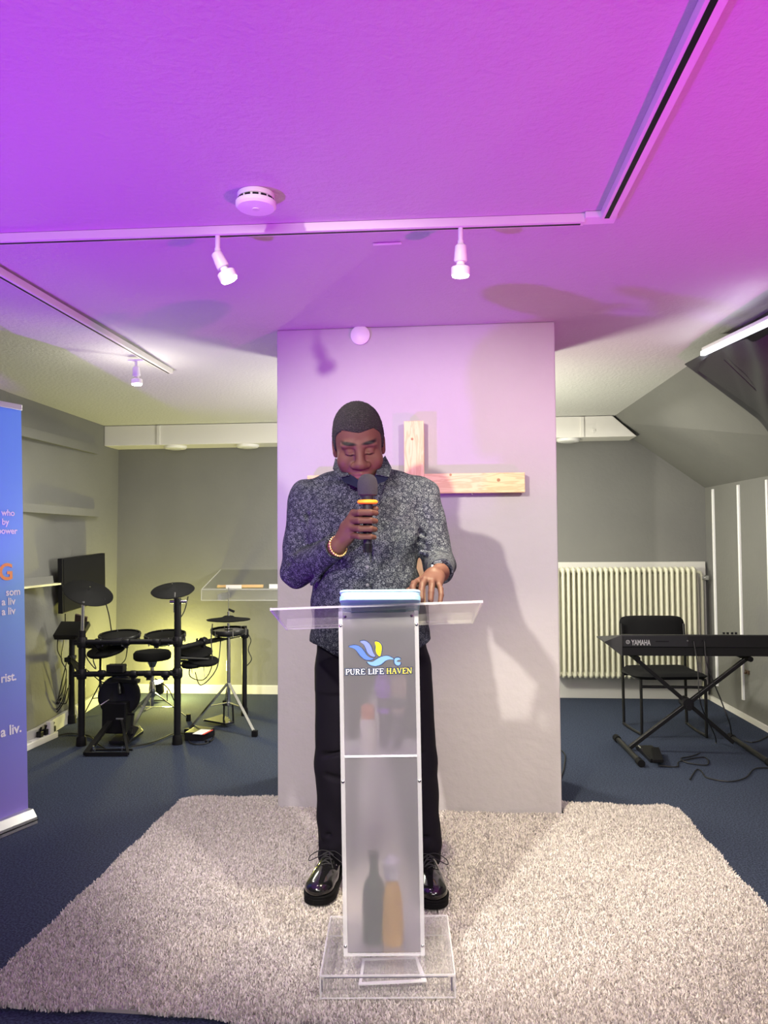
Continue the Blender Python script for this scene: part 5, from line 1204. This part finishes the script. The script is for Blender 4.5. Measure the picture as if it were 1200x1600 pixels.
def hihat():
    y = 5.30; b = at(357, 1066, y=y); root = empty('hi_hat_stand', (b.x, y, 0), 'chrome hi-hat stand with one black cymbal pad at the right of the drum kit', 'cymbal stand')
    x = b.x; zt = at(357, 918, y=y).z; zc = at(357, 967, y=y).z; zh = b.z
    MB().cyl((x, y, .14), (x, y, at(357, 1000, y=y).z), .014).cyl((x, y, at(357, 1000, y=y).z), (x, y, zc-.03), .010).build('tube', M_chrome, root, smooth=True)
    MB().cyl((x, y, zc), (x, y, zt), .0028).cyl((x, y, zc+.01), (x, y, zc+.05), .009).build('pull_rod', M_chrome, root, smooth=True)
    MB().obox((x+.022, y, zc+.058), ((.9, 0, -.4), (0, 1, 0), (.4, 0, .9)), (.022, .005, .008)).build('clutch_wing', Mb, root)
    MB().lathe((x, y, zc-.018), (0, 0, 1), [(0, .03), (.001, .08), (.010, .150), (.015, .152), (.022, .10), (.030, .045), (.040, .030), (.042, .008)], 40).build('cymbal_pad', M_rubber, root, smooth=True)
    for (px, py) in ((293, 1143), (398, 1146), (352, 1098)):
        f = at(px, py, z=.02); h = Vector((x, y, zh)); m_ = h.lerp(f, .5)
        o = MB().beam(h, f, .020, .008).beam(Vector((x, y, zh-.14)), m_, .018, .005).build('leg', M_chrome, root)
        MB().obox(f, ((1, 0, 0), (0, 1, 0), (0, 0, 1)), (.018, .018, .02)).build('rubber_foot', M_rubber, o, bevel=.004)
    MB().beam((x-.035, y, .015), (x-.03, y, .15), .010, .010).beam((x+.035, y, .015), (x+.03, y, .15), .010, .010).beam((x-.03, y, .15), (x+.03, y, .15), .012, .012).build('pedal_frame', M_steel, root)
    q = [(x-.045, y-.02, .03), (x+.045, y-.02, .03), (x+.03, y+.24, .05), (x-.03, y+.24, .05)]
    MB().prism([at(318, 1127, z=.02), at(348, 1118, z=.03), at(365, 1130, z=.03), at(352, 1133, z=.02)], (0, 0, .012)).build('foot_board', M_blackgl, root, bevel=.002)
    MB().cyl((x, y, .05), (x, y, .14), .004).build('chain', M_chrome, root)
hihat()
def spare_stand():
    # a second thin tripod behind the rack on the left
    y = 5.55; p_ = at(157, 1050, y=y); root = empty('snare_stand', (p_.x, y, 0), 'thin black tripod stand behind the left posts of the drum rack', 'stand')
    MB().cyl((p_.x, y, .12), (p_.x, y, at(157, 1012, y=y).z), .010).build('tube', M_steel, root, smooth=True)
    zt = at(157, 1012, y=y).z
    MB().lathe((p_.x, y, zt), (0, 0, 1), [(0, .05), (.01, .125), (.04, .13), (.05, .12), (.051, .002)], 30).build('drum_pad', M_rubber, root, smooth=True)
    for a in (200, 320, 80):
        t = math.radians(a); f = Vector((p_.x+.14*math.cos(t)+.03, y+.14*math.sin(t), .015)); MB().beam((p_.x, y, .24), f, .016, .007).beam((p_.x, y, .13), Vector((p_.x, y, .24)).lerp(f, .5), .012, .005).build('leg', M_steel, root)
spare_stand()
def ampbox():
    root = empty('trigger_box', tuple(at(312, 1158, z=0)), 'small black box topped by a white card, on the floor by the right rack post', 'box')
    q = [at(288, 1158, z=0), at(318, 1158, z=0), at(336, 1150, z=0), at(306, 1146, z=0)]
    MB().prism(q, (0, 0, .055)).build('box_body', Mb, root, bevel=.005)
    q = [at(301, 1147, z=.057), at(316, 1148, z=.057), at(330, 1141, z=.057), at(314, 1140, z=.057)]
    MB().prism(q, (0, 0, .003)).build('card', mat('white_card', (.85, .84, .84), .6), root)
    q = [at(316, 1148, z=.058), at(319, 1148, z=.058), at(333, 1141, z=.058), at(330, 1141, z=.058)]
    MB().prism(q, (0, 0, .003)).build('red_stripe', mat('red_print', (.7, .04, .04), .6), root)
    for px in (322, 328): p_ = at(px, 1150, y=q[0].y-.05); MB().cyl((p_.x, p_.y+.01, .03), (p_.x, p_.y-.004, .03), .008).build('dial', M_steel, root)
ampbox()
def strip():
    a, b = at(40, 1167, z=.02), at(85, 1147, z=.02); d = (b-a).normalized(); a = a-d*.12; n_ = Vector((-d.y, d.x, 0))
    root = empty('power_strip', tuple((a+b)/2*Vector((1, 1, 0)) if False else Vector(((a.x+b.x)/2, (a.y+b.y)/2, 0))), 'white power strip full of plugs on the floor along the left wall', 'power strip')
    MB().beam(a, b, .055, .04).build('housing', M_plw, root, bevel=.004)
    for t in (.15, .35, .55, .75, .92):
        p_ = a.lerp(b, t)+Vector((0, 0, .021)); o = MB().cyl(p_-Vector((0, 0, .004)), p_+Vector((0, 0, .001)), .018, n=18).build('socket', mat('socket_grey', (.55, .55, .54), .5), root)
    for t, m_ in ((.62, Mb), (.75, Mb), (.95, Mb)):
        p_ = a.lerp(b, t)+Vector((0, 0, .04)); MB().obox(p_, (d, n_, (0, 0, 1)), (.016, .016, .018)).cyl(p_+Vector((0, 0, .015)), p_+Vector((.01, 0, .045)), .006).build('plug', m_, root, bevel=.003)
    p_ = a.lerp(b, .84)+Vector((.01, 0, .06)); MB().obox(p_, (d, n_, (0, 0, 1)), (.022, .016, .042)).build('adapter_plug', M_plw, root, bevel=.003)
    for t, pts in ((.62, [(60, 1140), (52, 1142), (38, 1137)]), (.84, [(77, 1118), (92, 1105), (101, 1085), (104, 1060)]), (.75, [(70, 1120), (80, 1108), (96, 1090), (90, 1098), (104, 1035)]), (.95, [(84, 1130), (84, 1120), (98, 1100), (106, 1075)])):
        MB().tube([a.lerp(b, t)+Vector((0, 0, .07))]+[at(px, py, y=5.15+.01*i) for i, (px, py) in enumerate(pts)], .004, 6).build('cord', M_cable, root, smooth=True)
strip()
cable('floor_cable', 'black cable running across the carpet from the power strip to the drum rack', [F0(86, 1150), F0(110, 1146), F0(140, 1150), F0(150, 1160), F0(165, 1170)], .004)
cable('floor_cable', 'black cable curving on the carpet between bass drum tower and right rack post', [F0(205, 1166), F0(230, 1162), F0(255, 1153), F0(272, 1146), F0(290, 1146)], .004)
cable('floor_cable', 'black cable looping on the carpet in front of the small black box', [F0(292, 1152), F0(300, 1162), F0(320, 1162), F0(332, 1156), F0(334, 1150)], .004)
# wall monitor
def monitor():
    yb0, yb1 = 5.33, 6.02; x = -2.755
    root = empty('wall_monitor', (x, (yb0+yb1)/2, .78), 'black flat monitor mounted on the left wall above the drum kit', 'monitor')
    def q(px, py): p_ = at(px, py, x=x); return p_
    A_ = [q(97, 873), q(164, 864), q(165, 938), q(98, 959)]
    MB().prism(A_, (-.035, 0, 0)).build('casing', Mb, root, bevel=.003)
    c = sum(A_, Vector())/4; I = [c+(p_-c)*.95+Vector((.001, 0, 0)) for p_ in A_]
    MB().prism(I, (.0015, 0, 0)).build('screen', M_screen, root)
    MB().box((x-.11, c.y-.08, c.z-.08), (x-.03, c.y+.08, c.z+.08)).build('wall_mount', Mb, root)
    p_ = q(135, 915); MB().box((x, p_.y-.02, p_.z-.004), (x+.003, p_.y+.02, p_.z+.004)).build('maker_badge', M_alu, root)
    MB().tube([q(102, 959), at(101, 980, x=x-.02), at(92, 992, x=x-.02), at(90, 1015, x=x-.02), at(97, 1030, x=x-.02)], .004, 6).build('cord', M_cable, root, smooth=True)
monitor()
# clear music shelf on the back wall with drumsticks
def shelf():
    yb_ = 6.395; yf = 6.12
    bl_, fl_ = at(345, 890, y=yb_), at(315, 921, y=yf); xr = -1.30
    root = empty('acrylic_shelf', (-1.7, 6.3, fl_.z), 'sloping clear acrylic shelf on the back wall beside the pillar', 'shelf')
    z0 = fl_.z; z1 = bl_.z
    MB().add([(bl_.x, yb_, z1), (xr, yb_, z1), (xr, yf, z0), (fl_.x, yf, z0), (bl_.x, yb_, z1-.006), (xr, yb_, z1-.006), (xr, yf, z0-.006), (fl_.x, yf, z0-.006)],
             [(0, 1, 2, 3), (7, 6, 5, 4), (0, 4, 5, 1), (1, 5, 6, 2), (2, 6, 7, 3), (3, 7, 4, 0)]).build('sloped_plate', clear_mat('smoky_acrylic', (.80, .80, .82), .05), root)
    zl = at(315, 938, y=yf).z
    MB().box((fl_.x, yf-.006, zl), (xr, yf, z0+.01)).build('front_lip', M_clearw, root)
    e = MB()
    for a, b in (((fl_.x, yf-.006, zl), (xr, yf-.006, zl)), ((fl_.x, yf-.006, z0), (xr, yf-.006, z0)), ((fl_.x, yf-.006, zl), (fl_.x, yf-.006, z0)), ((fl_.x, yf, z0), (bl_.x, yb_, z1))): e.beam(a, b, .005, .005)
    e.build('lip_edges', M_edge, root)
    p_ = at(344, 929, y=yf+.02); MB().box((p_.x-.015, yf+.002, zl), (p_.x+.015, yb_, zl+.05)).build('bracket', mat('grey_bracket', (.25, .25, .25), .4), root)
    r2 = []
    for i, (pa, pb) in enumerate((((339, 916), (411, 915)), ((339, 919), (411, 918.5)))):
        a, b = at(*pa, y=yf+.02), at(*pb, y=yf+.02); a.z = b.z = z0+.012+.009*(1-i)+.008; a.y = b.y = yf+.018+.012*(1-i); d = b-a
        L_ = d.length
        rt = empty('drumstick', tuple((a+b)/2), ('upper' if i == 0 else 'lower')+' of two pale drumsticks lying on the clear acrylic shelf', 'drumstick', 'drumsticks on the acrylic shelf')
        MB().lathe(a, d, [(0, .003), (.004, .006), (.014, .006), (.03, .0045), (L_*.3, .0075), (L_, .0078)], 12).build('stick', mat('stick_wood', (.66, .44, .22), .5), rt, smooth=True)
    a = at(367, 917, y=yf); MB().box((a.x-.075, yf+.002, z0+.006), (a.x+.055, yf+.004, z0+.036)).build('paper_label', M_plw, None, tagargs=('white paper label wrapped at the two drumsticks', 'label'))
    a = at(429, 916, y=yf); MB().box((a.x-.045, yf+.001, z0+.006), (a.x+.06, yf+.003, z0+.042)).build('paper_label', M_plw, None, tagargs=('white paper label standing beside the pillar on the clear shelf', 'label'))
shelf()
